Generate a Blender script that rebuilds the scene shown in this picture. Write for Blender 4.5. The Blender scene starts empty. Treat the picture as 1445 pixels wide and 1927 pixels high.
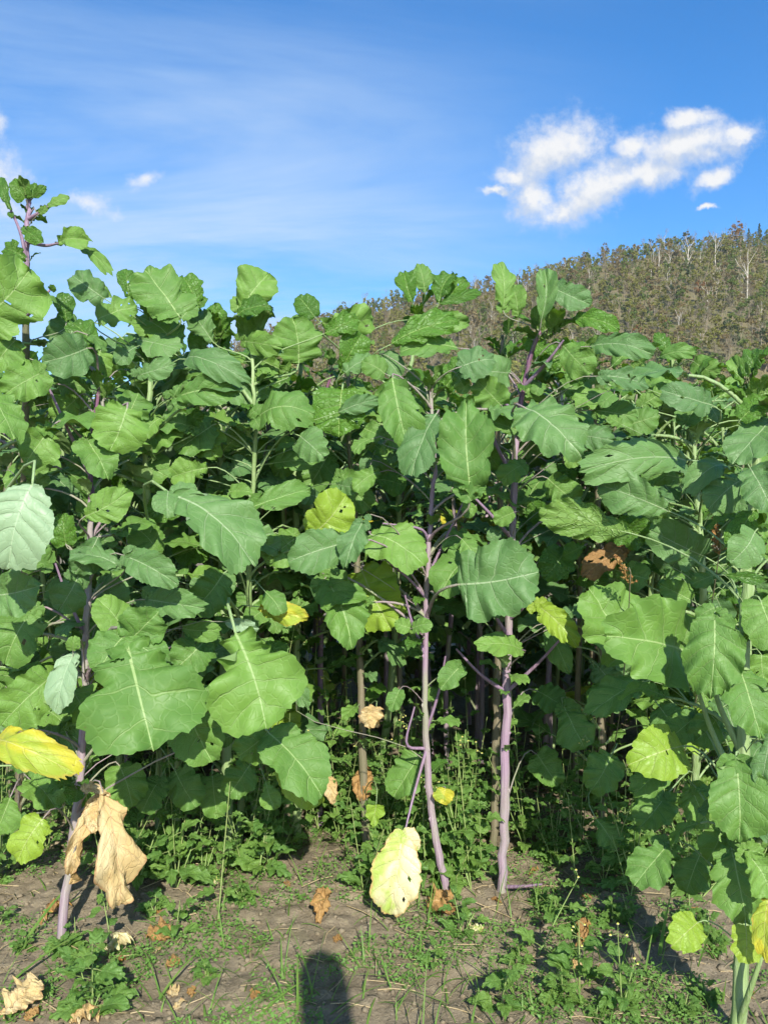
import bpy, math, random
import numpy as np
from mathutils import Vector, Matrix

# ------------------------------------------------------------------ camera, sky, sun, exposure
scene = bpy.context.scene
COL = scene.collection
F = 1512.0                      # focal length in pixels of the 1445 x 1927 photograph
CAMH = 1.45
cam_d = bpy.data.cameras.new('camera')
cam_d.sensor_fit = 'VERTICAL'
cam_d.sensor_height = 24.0
cam_d.lens = 24.0 * F / 1927.0
cam_d.clip_start = 0.02
cam_d.clip_end = 6000
cam = bpy.data.objects.new('camera', cam_d)
cam.location = (0, 0, CAMH)
cam.rotation_euler = (math.radians(90), 0, 0)
COL.objects.link(cam)
scene.camera = cam

SUN_EL, SUN_AZ = 32.5, 9.0      # sun behind the camera, a little to the right
world = bpy.data.worlds.new('World')
scene.world = world
world.use_nodes = True


class NT:
    """small helper for node trees"""
    def __init__(self, tree):
        self.t = tree
        self.t.nodes.clear()

    def n(self, typ, **kw):
        nd = self.t.nodes.new(typ)
        for k, v in kw.items():
            setattr(nd, k, v)
        return nd

    def put(self, sock, v):
        if isinstance(v, bpy.types.NodeSocket):
            self.t.links.new(v, sock)
        elif v is not None:
            sock.default_value = v

    def math(self, op, a, b=None, c=None, clamp=False):
        nd = self.n('ShaderNodeMath', operation=op)
        nd.use_clamp = clamp
        self.put(nd.inputs[0], a)
        if b is not None:
            self.put(nd.inputs[1], b)
        if c is not None:
            self.put(nd.inputs[2], c)
        return nd.outputs[0]

    def vmath(self, op, a, b=None, out=0):
        nd = self.n('ShaderNodeVectorMath', operation=op)
        self.put(nd.inputs[0], a)
        if b is not None:
            self.put(nd.inputs[1], b)
        return nd.outputs[out]

    def mapr(self, v, a, b, c=0.0, d=1.0, interp='SMOOTHSTEP'):
        nd = self.n('ShaderNodeMapRange', interpolation_type=interp)
        self.put(nd.inputs['Value'], v)
        for k, x in zip(('From Min', 'From Max', 'To Min', 'To Max'), (a, b, c, d)):
            self.put(nd.inputs[k], x)
        return nd.outputs[0]

    def mix(self, f, a, b, blend='MIX'):
        nd = self.n('ShaderNodeMix', data_type='RGBA', blend_type=blend)
        self.put(nd.inputs[0], f)
        for s, v in ((nd.inputs[6], a), (nd.inputs[7], b)):
            if isinstance(v, tuple) and len(v) == 3:
                v = v + (1.0,)
            self.put(s, v)
        return nd.outputs[2]

    def noise(self, vec, scale, detail=3.0, rough=0.5, dist=0.0, out=0):
        nd = self.n('ShaderNodeTexNoise')
        if vec is not None:
            self.put(nd.inputs['Vector'], vec)
        self.put(nd.inputs['Scale'], scale)
        nd.inputs['Detail'].default_value = detail
        nd.inputs['Roughness'].default_value = rough
        nd.inputs['Distortion'].default_value = dist
        return nd.outputs[out]

    def combine(self, x, y, z):
        nd = self.n('ShaderNodeCombineXYZ')
        for s, v in zip(nd.inputs, (x, y, z)):
            self.put(s, v)
        return nd.outputs[0]


def build_world():
    w = NT(world.node_tree)
    sky = w.n('ShaderNodeTexSky', sky_type='NISHITA')
    sky.sun_disc = False
    sky.sun_elevation = math.radians(SUN_EL)
    sky.sun_rotation = math.radians(180.0 - SUN_AZ)
    sky.altitude = 300
    sky.air_density = 1.0
    sky.dust_density = 0.6
    sky.ozone_density = 3.0
    hs = w.n('ShaderNodeHueSaturation')
    hs.inputs['Saturation'].default_value = 1.34
    hs.inputs['Value'].default_value = 1.72
    hs.inputs['Hue'].default_value = 0.503
    w.put(hs.inputs['Color'], sky.outputs[0])
    tc = w.n('ShaderNodeTexCoord')
    sep = w.n('ShaderNodeSeparateXYZ')
    w.put(sep.inputs[0], tc.outputs['Generated'])
    dx, dy, dz = sep.outputs
    # thin cirrus: fibres over a flat high layer, all round the sky
    zz = w.math('MAXIMUM', dz, 0.03)
    lay = w.combine(w.math('DIVIDE', dx, w.math('ADD', zz, 0.12)), w.math('DIVIDE', dy, w.math('ADD', zz, 0.12)), 0.0)
    mp = w.n('ShaderNodeMapping')
    mp.inputs['Rotation'].default_value = (0, 0, math.radians(28))
    mp.inputs['Scale'].default_value = (0.32, 1.1, 1)
    mp.inputs['Location'].default_value = (3.3, 1.2, 0)
    w.put(mp.inputs[0], lay)
    fib = w.noise(mp.outputs[0], 1.5, 8, 0.62, 0.8)
    big = w.noise(lay, 0.55, 3, 0.5, 0.4)
    # the veil is thickest ahead and to the left, and thins out to the right
    veil = w.mapr(w.math('ADD', w.math('MULTIPLY', dx, -1.3), w.math('MULTIPLY', big, 1.0)), 0.05, 0.75)
    low = w.mapr(dz, 0.62, 0.2)
    ci = w.math('MULTIPLY', w.mapr(fib, 0.30, 0.76), w.math('MULTIPLY', veil, w.math('ADD', 0.35, w.math('MULTIPLY', low, 0.65))))
    ci = w.math('MULTIPLY', ci, 1.0)
    c1 = w.mix(ci, hs.outputs[0], (4.7, 6.0, 7.7))
    # small cumulus clouds: soft blobs on the sky sphere broken up by noise
    dyp = w.math('MAXIMUM', dy, 0.05)
    tx, ty = w.math('DIVIDE', dx, dyp), w.math('DIVIDE', dz, dyp)
    tv = w.combine(tx, ty, 0.0)
    blobs = [(1040, 285, 80, 50, -32), (1080, 272, 48, 40, 0), (1000, 372, 32, 40, 20), (975, 328, 40, 20, 0), (930, 354, 30, 9, -8),
             (1120, 360, 95, 38, -28), (1050, 398, 55, 20, -22), (1215, 325, 75, 30, -12),
             (1290, 275, 105, 36, -10), (1185, 285, 40, 22, -20), (1302, 226, 50, 18, 0), (1385, 255, 34, 14, -12), (1345, 330, 42, 18, -28),
             (1322, 391, 12, 6, 0), (-5, 235, 18, 28, 0), (10, 330, 45, 40, 30), (175, 383, 44, 17, 14), (273, 334, 30, 13, -15), (-30, 385, 70, 30, 10)]
    def density(vec):
        wob = w.noise(vec, 15.0, 5, 0.62, 0.0, out=1)
        tvw = w.vmath('ADD', vec, w.vmath('MULTIPLY', w.vmath('SUBTRACT', wob, (0.5, 0.5, 0.5)), (0.065, 0.055, 0.0)))
        dens = None
        for (px, py, rx, ry, rot) in blobs:
            cx, cy = (px - 722.5) / F, (963.5 - py) / F
            m = w.n('ShaderNodeMapping', vector_type='TEXTURE')
            m.inputs['Location'].default_value = (cx, cy, 0)
            m.inputs['Rotation'].default_value = (0, 0, math.radians(-rot))
            m.inputs['Scale'].default_value = (rx / F * 1.42, ry / F * 1.42, 1)
            w.put(m.inputs[0], tvw)
            ln = w.vmath('LENGTH', m.outputs[0], out=1)
            d = w.math('SUBTRACT', 1.0 if px > 800 else 0.55, w.math('MULTIPLY', ln, 1.0 if px > 800 else 0.6))
            dens = d if dens is None else w.math('SMOOTH_MAX', dens, d, 0.2)
        puff = w.noise(vec, 40.0, 7, 0.65)
        return w.math('ADD', dens, w.math('MULTIPLY', w.math('SUBTRACT', puff, 0.5), 1.2))
    dens = density(tv)
    cov = w.math('MULTIPLY', w.mapr(dens, -0.16, 0.85), w.mapr(dy, 0.05, 0.2))
    # lit from above right: thinner on that side reads bright, thicker reads grey
    rim = w.math('SUBTRACT', density(w.vmath('ADD', tv, (0.010, 0.020, 0.0))), dens)
    shade = w.mapr(rim, 0.35, -0.45)
    ccol = w.mix(shade, (5.3, 5.75, 6.5), (7.3, 7.3, 7.3))
    c2 = w.mix(w.math('MULTIPLY', cov, 0.97), c1, ccol)
    bg = w.n('ShaderNodeBackground')
    w.put(bg.inputs['Color'], c2)
    bg.inputs['Strength'].default_value = 0.092
    out = w.n('ShaderNodeOutputWorld')
    w.put(out.inputs['Surface'], bg.outputs[0])


build_world()
sun_d = bpy.data.lights.new('sun', 'SUN')
sun_d.energy = 5.0
sun_d.angle = math.radians(0.53)
sun_d.color = (1.0, 0.955, 0.87)
sun = bpy.data.objects.new('sun', sun_d)
_e, _a = math.radians(SUN_EL), math.radians(SUN_AZ)
SUN_TO = Vector((math.sin(_a) * math.cos(_e), -math.cos(_a) * math.cos(_e), math.sin(_e)))
sun.rotation_euler = (-SUN_TO).to_track_quat('-Z', 'Y').to_euler()
sun.location = (3, -8, 8)
COL.objects.link(sun)
vs = scene.view_settings
vs.view_transform = 'Standard'
vs.look = 'None'
vs.exposure = 0.52
vs.gamma = 1.0
scene.render.engine = 'CYCLES'
scene.cycles.use_denoising = True
scene.cycles.adaptive_threshold = 0.02
scene.cycles.max_bounces = 6
scene.cycles.diffuse_bounces = 2
scene.cycles.transmission_bounces = 3
scene.cycles.transparent_max_bounces = 6

rng = np.random.default_rng(7)
R = random.Random(11)


def at(px, py, Y):
    """point of the place that stands Y metres ahead of the camera"""
    return Vector(((px - 722.5) / F * Y, Y, CAMH - (py - 963.5) / F * Y))


# ------------------------------------------------------------------ noise, mesh and object helpers
_perm = np.random.default_rng(3).permutation(256)
_perm = np.concatenate([_perm, _perm, _perm])
_gr = np.random.default_rng(4).uniform(0, 2 * np.pi, 256)


def pnoise(x, y):
    xi, yi = np.floor(x).astype(int), np.floor(y).astype(int)
    xf, yf = x - xi, y - yi
    u, v = xf * xf * xf * (xf * (xf * 6 - 15) + 10), yf * yf * yf * (yf * (yf * 6 - 15) + 10)

    def g(ix, iy, fx, fy):
        a = _gr[_perm[(_perm[ix & 255] + iy) & 255]]
        return np.cos(a) * fx + np.sin(a) * fy
    n00, n10 = g(xi, yi, xf, yf), g(xi + 1, yi, xf - 1, yf)
    n01, n11 = g(xi, yi + 1, xf, yf - 1), g(xi + 1, yi + 1, xf - 1, yf - 1)
    return (n00 * (1 - u) + n10 * u) * (1 - v) + (n01 * (1 - u) + n11 * u) * v


class MB:
    """collects geometry; build() turns it into one mesh"""
    def __init__(self):
        self.v, self.f, self.uv, self.uv2, self.m, self.n = [], [], [], [], [], 0

    def add(self, verts, faces, mat=0, uv=None, uv2=None):
        verts = np.asarray(verts, float).reshape(-1, 3)
        faces = np.asarray(faces, int)
        if len(faces) == 0:
            return
        if faces.shape[1] == 3:
            faces = np.concatenate([faces, np.full((len(faces), 1), -1)], 1)
        self.v.append(verts)
        self.f.append(np.where(faces >= 0, faces + self.n, -1))
        self.m.append(np.full(len(faces), mat) if np.isscalar(mat) else np.asarray(mat))
        self.uv.append(np.zeros((len(verts), 2)) if uv is None else uv)
        self.uv2.append(np.zeros((len(verts), 2)) if uv2 is None else uv2)
        self.n += len(verts)

    def mesh(self, name, mats, smooth=True):
        V = np.concatenate(self.v)
        Fq = np.concatenate(self.f)
        M = np.concatenate(self.m)
        me = bpy.data.meshes.new(name)
        me.vertices.add(len(V))
        me.vertices.foreach_set('co', V.astype(np.float32).ravel())
        tot = (Fq >= 0).sum(1)
        loops = Fq[Fq >= 0]
        st = np.concatenate([[0], np.cumsum(tot)[:-1]])
        me.loops.add(len(loops))
        me.loops.foreach_set('vertex_index', loops.astype(np.int32))
        me.polygons.add(len(Fq))
        me.polygons.foreach_set('loop_start', st.astype(np.int32))
        me.polygons.foreach_set('material_index', M.astype(np.int32))
        me.polygons.foreach_set('use_smooth', np.full(len(Fq), smooth))
        for nm, arr in (('tv', self.uv), ('flat', self.uv2)):
            A = np.concatenate(arr)
            if A.any():
                lay = me.uv_layers.new(name=nm)
                lay.data.foreach_set('uv', A[loops].astype(np.float32).ravel())
        for m in mats:
            me.materials.append(m)
        me.update(calc_edges=True)
        return me

    def build(self, name, mats, parent=None, loc=(0, 0, 0), smooth=True):
        if not isinstance(mats, (list, tuple)):
            mats = [mats]
        return obj(name, self.mesh(name, mats, smooth), parent, loc)

    def tube(self, pts, radii, seg=8, mat=0, cap=True, wob=0.0):
        pts = [Vector(p) for p in pts]
        n = len(pts)
        if np.isscalar(radii):
            radii = [radii] * n
        rings, uvs = [], []
        up = Vector((0.13, 0.31, 0.94)).normalized()
        prev = None
        s = 0.0
        for i, p in enumerate(pts):
            d = (pts[min(i + 1, n - 1)] - pts[max(i - 1, 0)])
            d = d.normalized() if d.length > 1e-9 else Vector((0, 0, 1))
            if prev is None:
                a = d.orthogonal().normalized()
            else:
                a = (prev - prev.dot(d) * d)
                a = a.normalized() if a.length > 1e-6 else d.orthogonal().normalized()
            prev = a
            b = d.cross(a)
            if i:
                s += (p - pts[i - 1]).length
            for k in range(seg):
                t = 2 * math.pi * k / seg
                rr = radii[i] * (1 + wob * math.sin(5 * t + s * 2.0) + 0.6 * wob * math.sin(2 * t + s * 7.0))
                rings.append(p + (a * math.cos(t) + b * math.sin(t)) * rr)
                uvs.append((k / seg, s))
        fs = []
        for i in range(n - 1):
            for k in range(seg):
                k2 = (k + 1) % seg
                fs.append((i * seg + k, i * seg + k2, (i + 1) * seg + k2, (i + 1) * seg + k))
        self.add([tuple(v) for v in rings], fs, mat, np.array(uvs) + 1e-4)
        if cap:
            for i, flip in ((0, True), (n - 1, False)):
                c = [tuple(v) for v in rings[i * seg:(i + 1) * seg]] + [tuple(pts[i])]
                f = [((k + 1) % seg, k, seg) if flip else (k, (k + 1) % seg, seg) for k in range(seg)]
                self.add(c, f, mat)


def obj(name, me, parent=None, loc=(0, 0, 0)):
    o = bpy.data.objects.new(name, me)
    o.location = loc
    if parent is not None:
        o.parent = parent
    COL.objects.link(o)
    return o


def tag(o, label=None, cat=None, group=None, kind=None):
    for k, v in (('label', label), ('category', cat), ('group', group), ('kind', kind)):
        if v:
            o[k] = v
    return o


def thing(name, label, cat, loc=(0, 0, 0), group=None):
    return tag(obj(name, None, None, loc), label, cat, group)


def copy_tree(o, parent=None):
    c = o.copy()
    COL.objects.link(c)
    c.parent = parent
    for ch in list(o.children):
        copy_tree(ch, c)
    return c


def smooth_path(pts, n):
    """Catmull-Rom through points"""
    P = [Vector(p) for p in pts]
    if len(P) < 3:
        return [P[0].lerp(P[-1], i / (n - 1)) for i in range(n)]
    E = [P[0] * 2 - P[1]] + P + [P[-1] * 2 - P[-2]]
    out = []
    m = len(P) - 1
    for i in range(n):
        t = i / (n - 1) * m
        k = min(int(t), m - 1)
        u = t - k
        a, b, c, d = E[k], E[k + 1], E[k + 2], E[k + 3]
        out.append(0.5 * ((2 * b) + (c - a) * u + (2 * a - 5 * b + 4 * c - d) * u * u + (3 * b - a - 3 * c + d) * u ** 3))
    return out


# ------------------------------------------------------------------ materials
def new_mat(name):
    m = bpy.data.materials.new(name)
    m.use_nodes = True
    return m, NT(m.node_tree)


def finish(w, surf, disp=None):
    out = w.n('ShaderNodeOutputMaterial')
    w.put(out.inputs['Surface'], surf)


def principled(w, col, rough, spec=0.5, normal=None):
    p = w.n('ShaderNodeBsdfPrincipled')
    w.put(p.inputs['Base Color'], col)
    w.put(p.inputs['Roughness'], rough)
    p.inputs['Specular IOR Level'].default_value = spec
    if normal is not None:
        w.put(p.inputs['Normal'], normal)
    return p.outputs[0]


def leaf_mat(name, c_a, c_b, vein, back, trans, trans_f=0.3, rough=0.48, spec=0.45, edge=None, patch=None, spots=0.0, rugose=1.0):
    m, w = new_mat(name)
    uv1 = w.n('ShaderNodeUVMap', uv_map='tv')
    uv2 = w.n('ShaderNodeUVMap', uv_map='flat')
    oi = w.n('ShaderNodeObjectInfo')
    geo = w.n('ShaderNodeNewGeometry')
    s1 = w.n('ShaderNodeSeparateXYZ'); w.put(s1.inputs[0], uv1.outputs[0])
    s2 = w.n('ShaderNodeSeparateXYZ'); w.put(s2.inputs[0], uv2.outputs[0])
    t, v = s1.outputs[0], s1.outputs[1]
    x, y = s2.outputs[0], s2.outputs[1]
    av = w.math('ABSOLUTE', v)
    off = w.combine(w.math('MULTIPLY', oi.outputs['Random'], 37.0), w.math('MULTIPLY', oi.outputs['Random'], 91.0), 0.0)
    fl = w.vmath('ADD', uv2.outputs[0], off)
    wob = w.noise(fl, 5.0, 2, 0.5)
    tt = w.math('ADD', t, w.math('MULTIPLY', w.math('SUBTRACT', wob, 0.5), 0.22))
    lat_d = w.math('PINGPONG', tt, 0.5)
    wid = w.math('ADD', 0.016, w.math('MULTIPLY', w.math('SUBTRACT', 1.0, av), 0.05))
    lat = w.mapr(lat_d, wid, w.math('MULTIPLY', wid, 0.3))
    lat = w.math('MULTIPLY', lat, w.mapr(av, 1.0, 0.72, 0.15, 1.0))
    ax = w.math('ABSOLUTE', x)
    mw = w.math('SUBTRACT', 0.019, w.math('MULTIPLY', y, 0.014))
    mid = w.mapr(ax, mw, w.math('MULTIPLY', mw, 0.45))
    vor = w.n('ShaderNodeTexVoronoi', feature='DISTANCE_TO_EDGE')
    w.put(vor.inputs['Vector'], w.vmath('ADD', fl, w.vmath('MULTIPLY', w.noise(fl, 9.0, 2, 0.5, out=1), (0.09, 0.09, 0.0))))
    vor.inputs['Scale'].default_value = 10.5
    ret = w.mapr(vor.outputs[0], 0.12, 0.0)
    vm = w.math('MAXIMUM', w.math('MAXIMUM', mid, w.math('MULTIPLY', lat, 0.42)), w.math('MULTIPLY', ret, 0.10))
    mot = w.noise(fl, 3.2, 3, 0.6)
    base = w.mix(w.math('ADD', w.math('MULTIPLY', oi.outputs['Random'], 0.75), w.math('MULTIPLY', w.math('SUBTRACT', mot, 0.5), 0.9), clamp=True), c_a, c_b)
    if patch is not None:       # a second colour in large soft patches
        pm = w.mapr(w.math('ADD', w.noise(fl, 1.6, 3, 0.55), w.math('MULTIPLY', x, 0.35)), 0.46, 0.62)
        base = w.mix(pm, base, patch)
    if edge is not None:
        em = w.mapr(w.math('ADD', av, w.math('MULTIPLY', w.math('SUBTRACT', w.noise(fl, 6.0, 4, 0.6), 0.5), 0.6)), 0.85, 1.05)
        base = w.mix(em, base, edge)
    base = w.mix(vm, base, vein)
    if spots > 0:
        sp = w.n('ShaderNodeTexVoronoi', feature='F1')
        w.put(sp.inputs['Vector'], fl)
        sp.inputs['Scale'].default_value = 7.0
        sm = w.math('MULTIPLY', w.mapr(sp.outputs[0], 0.09, 0.03), spots)
        base = w.mix(sm, base, (0.12, 0.07, 0.03))
    bk = w.mix(w.math('MULTIPLY', vm, 0.7), back, vein)
    col = w.mix(geo.outputs['Backfacing'], base, bk)
    hgt = w.math('SUBTRACT', w.math('ADD', w.math('MULTIPLY', mot, 0.25), w.math('MULTIPLY', wob, 0.1)),
                 w.math('ADD', w.math('MULTIPLY', lat, 0.28), w.math('MULTIPLY', ret, 0.10 * rugose)))
    bmp = w.n('ShaderNodeBump')
    bmp.inputs['Strength'].default_value = 0.75
    bmp.inputs['Distance'].default_value = 0.009 * rugose
    w.put(bmp.inputs['Height'], hgt)
    rg = w.mapr(mot, 0.3, 0.7, rough - 0.06, rough + 0.12)
    p = principled(w, col, rg, spec, bmp.outputs[0])
    tr = w.n('ShaderNodeBsdfTranslucent')
    w.put(tr.inputs['Color'], w.mix(vm, trans, tuple(0.6 * c for c in trans)))
    w.put(tr.inputs['Normal'], bmp.outputs[0])
    mx = w.n('ShaderNodeMixShader')
    mx.inputs[0].default_value = trans_f
    w.put(mx.inputs[1], p)
    w.put(mx.inputs[2], tr.outputs[0])
    finish(w, mx.outputs[0])
    return m


VEIN = (0.28, 0.40, 0.14)
M = {}
M['green'] = leaf_mat('leaf_green', (0.142, 0.270, 0.044), (0.072, 0.172, 0.034), VEIN, (0.20, 0.31, 0.10), (0.20, 0.36, 0.025), 0.16, rough=0.55, spec=0.35, spots=0.3)
M['blue'] = leaf_mat('leaf_bluegreen', (0.112, 0.225, 0.058), (0.064, 0.150, 0.046), (0.28, 0.38, 0.19), (0.20, 0.30, 0.14), (0.16, 0.31, 0.035), 0.15, rough=0.55, spec=0.38, spots=0.3)
M['young'] = leaf_mat('leaf_young', (0.095, 0.220, 0.024), (0.052, 0.145, 0.018), (0.26, 0.40, 0.10), (0.16, 0.28, 0.06), (0.22, 0.42, 0.015), 0.26, rough=0.46, spec=0.42, rugose=2.0)
M['pale'] = leaf_mat('leaf_pale', (0.25, 0.37, 0.20), (0.21, 0.33, 0.17), (0.33, 0.45, 0.26), (0.25, 0.36, 0.20), (0.22, 0.34, 0.08), 0.15, rough=0.5, rugose=0.8)
M['lime'] = leaf_mat('leaf_lime', (0.235, 0.385, 0.035), (0.30, 0.42, 0.04), (0.42, 0.50, 0.16), (0.26, 0.38, 0.08), (0.38, 0.48, 0.03), 0.3, spots=0.4)
M['yellow'] = leaf_mat('leaf_yellow', (0.58, 0.52, 0.035), (0.50, 0.50, 0.04), (0.62, 0.60, 0.16), (0.52, 0.46, 0.07), (0.60, 0.50, 0.03), 0.3, edge=(0.46, 0.36, 0.05), patch=(0.33, 0.44, 0.04), spots=0.7)
M['cream'] = leaf_mat('leaf_cream', (0.72, 0.66, 0.38), (0.68, 0.63, 0.32), (0.62, 0.52, 0.30), (0.6, 0.5, 0.25), (0.55, 0.5, 0.15), 0.22, edge=(0.55, 0.36, 0.14), patch=(0.40, 0.52, 0.10), spots=0.8)
M['dry'] = leaf_mat('leaf_dry', (0.60, 0.455, 0.21), (0.50, 0.345, 0.14), (0.55, 0.38, 0.20), (0.46, 0.31, 0.13), (0.5, 0.33, 0.1), 0.18, rough=0.7, spec=0.2, edge=(0.36, 0.20, 0.09), patch=(0.62, 0.50, 0.27), spots=0.5, rugose=1.3)
M['rust'] = leaf_mat('leaf_rust', (0.40, 0.24, 0.085), (0.26, 0.145, 0.06), (0.5, 0.33, 0.15), (0.40, 0.22, 0.06), (0.45, 0.25, 0.06), 0.15, rough=0.75, spec=0.2, edge=(0.24, 0.12, 0.04), rugose=1.4)
M['weed'] = leaf_mat('leaf_weed', (0.165, 0.290, 0.050), (0.070, 0.180, 0.032), (0.22, 0.36, 0.10), (0.15, 0.27, 0.09), (0.20, 0.38, 0.03), 0.3)


def stem_mat(name, a, b, c, f=0.5):
    m, w = new_mat(name)
    tc = w.n('ShaderNodeTexCoord')
    mp = w.n('ShaderNodeMapping')
    mp.inputs['Scale'].default_value = (110, 110, 3.5)
    w.put(mp.inputs[0], tc.outputs['Object'])
    st = w.noise(mp.outputs[0], 1.0, 4, 0.6)
    mp2 = w.n('ShaderNodeMapping')
    mp2.inputs['Scale'].default_value = (6, 6, 2.2)
    w.put(mp2.inputs[0], tc.outputs['Object'])
    bl = w.noise(mp2.outputs[0], 1.3, 3, 0.5)
    col = w.mix(w.mapr(bl, f - 0.14, f + 0.14), a, b)
    col = w.mix(w.mapr(st, 0.45, 0.75, 0, 0.55), col, c)
    spk = w.noise(tc.outputs['Object'], 140.0, 2, 0.5)
    col = w.mix(w.mapr(spk, 0.66, 0.74, 0, 0.6), col, (0.30, 0.22, 0.17))
    b_ = w.n('ShaderNodeBump')
    b_.inputs['Strength'].default_value = 0.8
    b_.inputs['Distance'].default_value = 0.006
    w.put(b_.inputs['Height'], st)
    finish(w, principled(w, col, 0.5, 0.4, b_.outputs[0]))
    return m


M['stem_purple'] = stem_mat('stem_purple', (0.305, 0.205, 0.27), (0.29, 0.29, 0.20), (0.41, 0.35, 0.36), 0.52)
M['stem_violet'] = stem_mat('stem_violet', (0.27, 0.18, 0.27), (0.22, 0.14, 0.19), (0.40, 0.32, 0.37))
M['stem_dark'] = stem_mat('stem_dark', (0.10, 0.045, 0.075), (0.20, 0.08, 0.14), (0.27, 0.15, 0.20))
M['stem_green'] = stem_mat('stem_green', (0.26, 0.36, 0.14), (0.20, 0.30, 0.10), (0.36, 0.44, 0.24))
M['stem_brown'] = stem_mat('stem_brown', (0.19, 0.16, 0.10), (0.15, 0.15, 0.08), (0.26, 0.21, 0.16))
M['petiole'] = stem_mat('petiole_green', (0.25, 0.36, 0.15), (0.20, 0.30, 0.10), (0.34, 0.42, 0.24))
M['petiole_p'] = stem_mat('petiole_purple', (0.28, 0.20, 0.22), (0.25, 0.29, 0.15), (0.36, 0.32, 0.28))
M['straw'] = stem_mat('straw', (0.45, 0.35, 0.19), (0.34, 0.26, 0.13), (0.5, 0.42, 0.27))
M['bud'] = stem_mat('bud', (0.12, 0.14, 0.05), (0.14, 0.07, 0.08), (0.2, 0.22, 0.09))
M['weed_stem'] = stem_mat('weed_stem', (0.22, 0.33, 0.09), (0.26, 0.30, 0.10), (0.33, 0.40, 0.16))


def soil_mat():
    m, w = new_mat('soil')
    tc = w.n('ShaderNodeTexCoord')
    P = tc.outputs['Object']
    a = w.noise(P, 2.2, 5, 0.6)
    b = w.noise(P, 24.0, 6, 0.65)
    c = w.noise(P, 130.0, 5, 0.7)
    col = w.mix(w.mapr(a, 0.35, 0.65), (0.190, 0.153, 0.098), (0.255, 0.210, 0.142))
    col = w.mix(w.mapr(b, 0.42, 0.72, 0, 0.75), col, (0.345, 0.285, 0.18))
    col = w.mix(w.mapr(c, 0.5, 0.30, 0, 0.7), col, (0.13, 0.095, 0.06))
    vo = w.n('ShaderNodeTexVoronoi', feature='F1')
    w.put(vo.inputs['Vector'], P)
    vo.inputs['Scale'].default_value = 85.0
    pick = w.n('ShaderNodeSeparateXYZ'); w.put(pick.inputs[0], vo.outputs['Color'])
    grit = w.math('MULTIPLY', w.mapr(vo.outputs[0], 0.28, 0.18), w.math('GREATER_THAN', pick.outputs[0], 0.86))
    col = w.mix(w.math('MULTIPLY', grit, 0.7), col, (0.42, 0.36, 0.26))
    moss = w.mapr(w.noise(P, 3.6, 4, 0.65), 0.56, 0.7)
    col = w.mix(w.math('MULTIPLY', moss, 0.28), col, (0.13, 0.15, 0.05))
    h = w.math('ADD', w.math('MULTIPLY', b, 0.6), w.math('ADD', w.math('MULTIPLY', c, 0.22), w.math('MULTIPLY', grit, 0.12)))
    bm = w.n('ShaderNodeBump')
    bm.inputs['Strength'].default_value = 0.9
    bm.inputs['Distance'].default_value = 0.022
    w.put(bm.inputs['Height'], h)
    finish(w, principled(w, col, 0.92, 0.15, bm.outputs[0]))
    return m


def plain_mat(name, a, b, scale=8.0, rough=0.8, trans=None, tf=0.25, rand=0.0):
    m, w = new_mat(name)
    tc = w.n('ShaderNodeTexCoord')
    f = w.mapr(w.noise(tc.outputs['Object'], scale, 3, 0.6), 0.3, 0.7)
    if rand:
        oi = w.n('ShaderNodeObjectInfo')
        f = w.math('ADD', w.math('MULTIPLY', f, 1 - rand), w.math('MULTIPLY', oi.outputs['Random'], rand))
    col = w.mix(f, a, b)
    p = principled(w, col, rough, 0.25)
    if trans:
        tr = w.n('ShaderNodeBsdfTranslucent')
        w.put(tr.inputs['Color'], trans + (1.0,))
        mx = w.n('ShaderNodeMixShader')
        mx.inputs[0].default_value = tf
        w.put(mx.inputs[1], p)
        w.put(mx.inputs[2], tr.outputs[0])
        p = mx.outputs[0]
    finish(w, p)
    return m


M['soil'] = soil_mat()
M['hill'] = plain_mat('hill_floor', (0.17, 0.14, 0.07), (0.12, 0.12, 0.05), 0.12, 0.95)
M['grass'] = plain_mat('grass_blade', (0.10, 0.21, 0.035), (0.17, 0.27, 0.055), 20, 0.5, (0.2, 0.33, 0.04))
M['cover'] = plain_mat('ground_cover', (0.11, 0.24, 0.04), (0.17, 0.31, 0.07), 9, 0.55, (0.2, 0.36, 0.05))
M['crumb'] = plain_mat('soil_crumb', (0.25, 0.19, 0.12), (0.36, 0.285, 0.19), 30, 0.95)
M['flower'] = plain_mat('flower', (0.75, 0.72, 0.55), (0.65, 0.62, 0.3), 30, 0.7)
M['flower_y'] = plain_mat('flower_centre', (0.55, 0.50, 0.08), (0.45, 0.46, 0.08), 30, 0.7)
M['seed'] = plain_mat('seed_head', (0.36, 0.17, 0.06), (0.27, 0.2, 0.06), 60, 0.8)
M['bark'] = plain_mat('bark_grey', (0.32, 0.27, 0.19), (0.22, 0.18, 0.125), 1.5, 0.9)
M['birch'] = plain_mat('bark_white', (0.62, 0.58, 0.49), (0.46, 0.42, 0.34), 0.9, 0.8)
TREE_COL = {
    'olive': ((0.235, 0.230, 0.058), (0.180, 0.188, 0.048)),
    'green': ((0.150, 0.205, 0.046), (0.110, 0.160, 0.038)),
    'dark': ((0.065, 0.100, 0.038), (0.052, 0.080, 0.032)),
    'yellow': ((0.31, 0.31, 0.075), (0.25, 0.26, 0.065)),
    'brown': ((0.245, 0.190, 0.085), (0.200, 0.162, 0.074)),
    'rust': ((0.28, 0.150, 0.06), (0.22, 0.125, 0.052)),
    'twig': ((0.27, 0.230, 0.155), (0.22, 0.190, 0.125)),
}
for k, (a, b) in TREE_COL.items():
    M['t_' + k] = plain_mat('crown_' + k, a, b, 0.35, 0.85, tuple(min(1, c * 1.4) for c in a), 0.2, rand=0.5)

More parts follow.
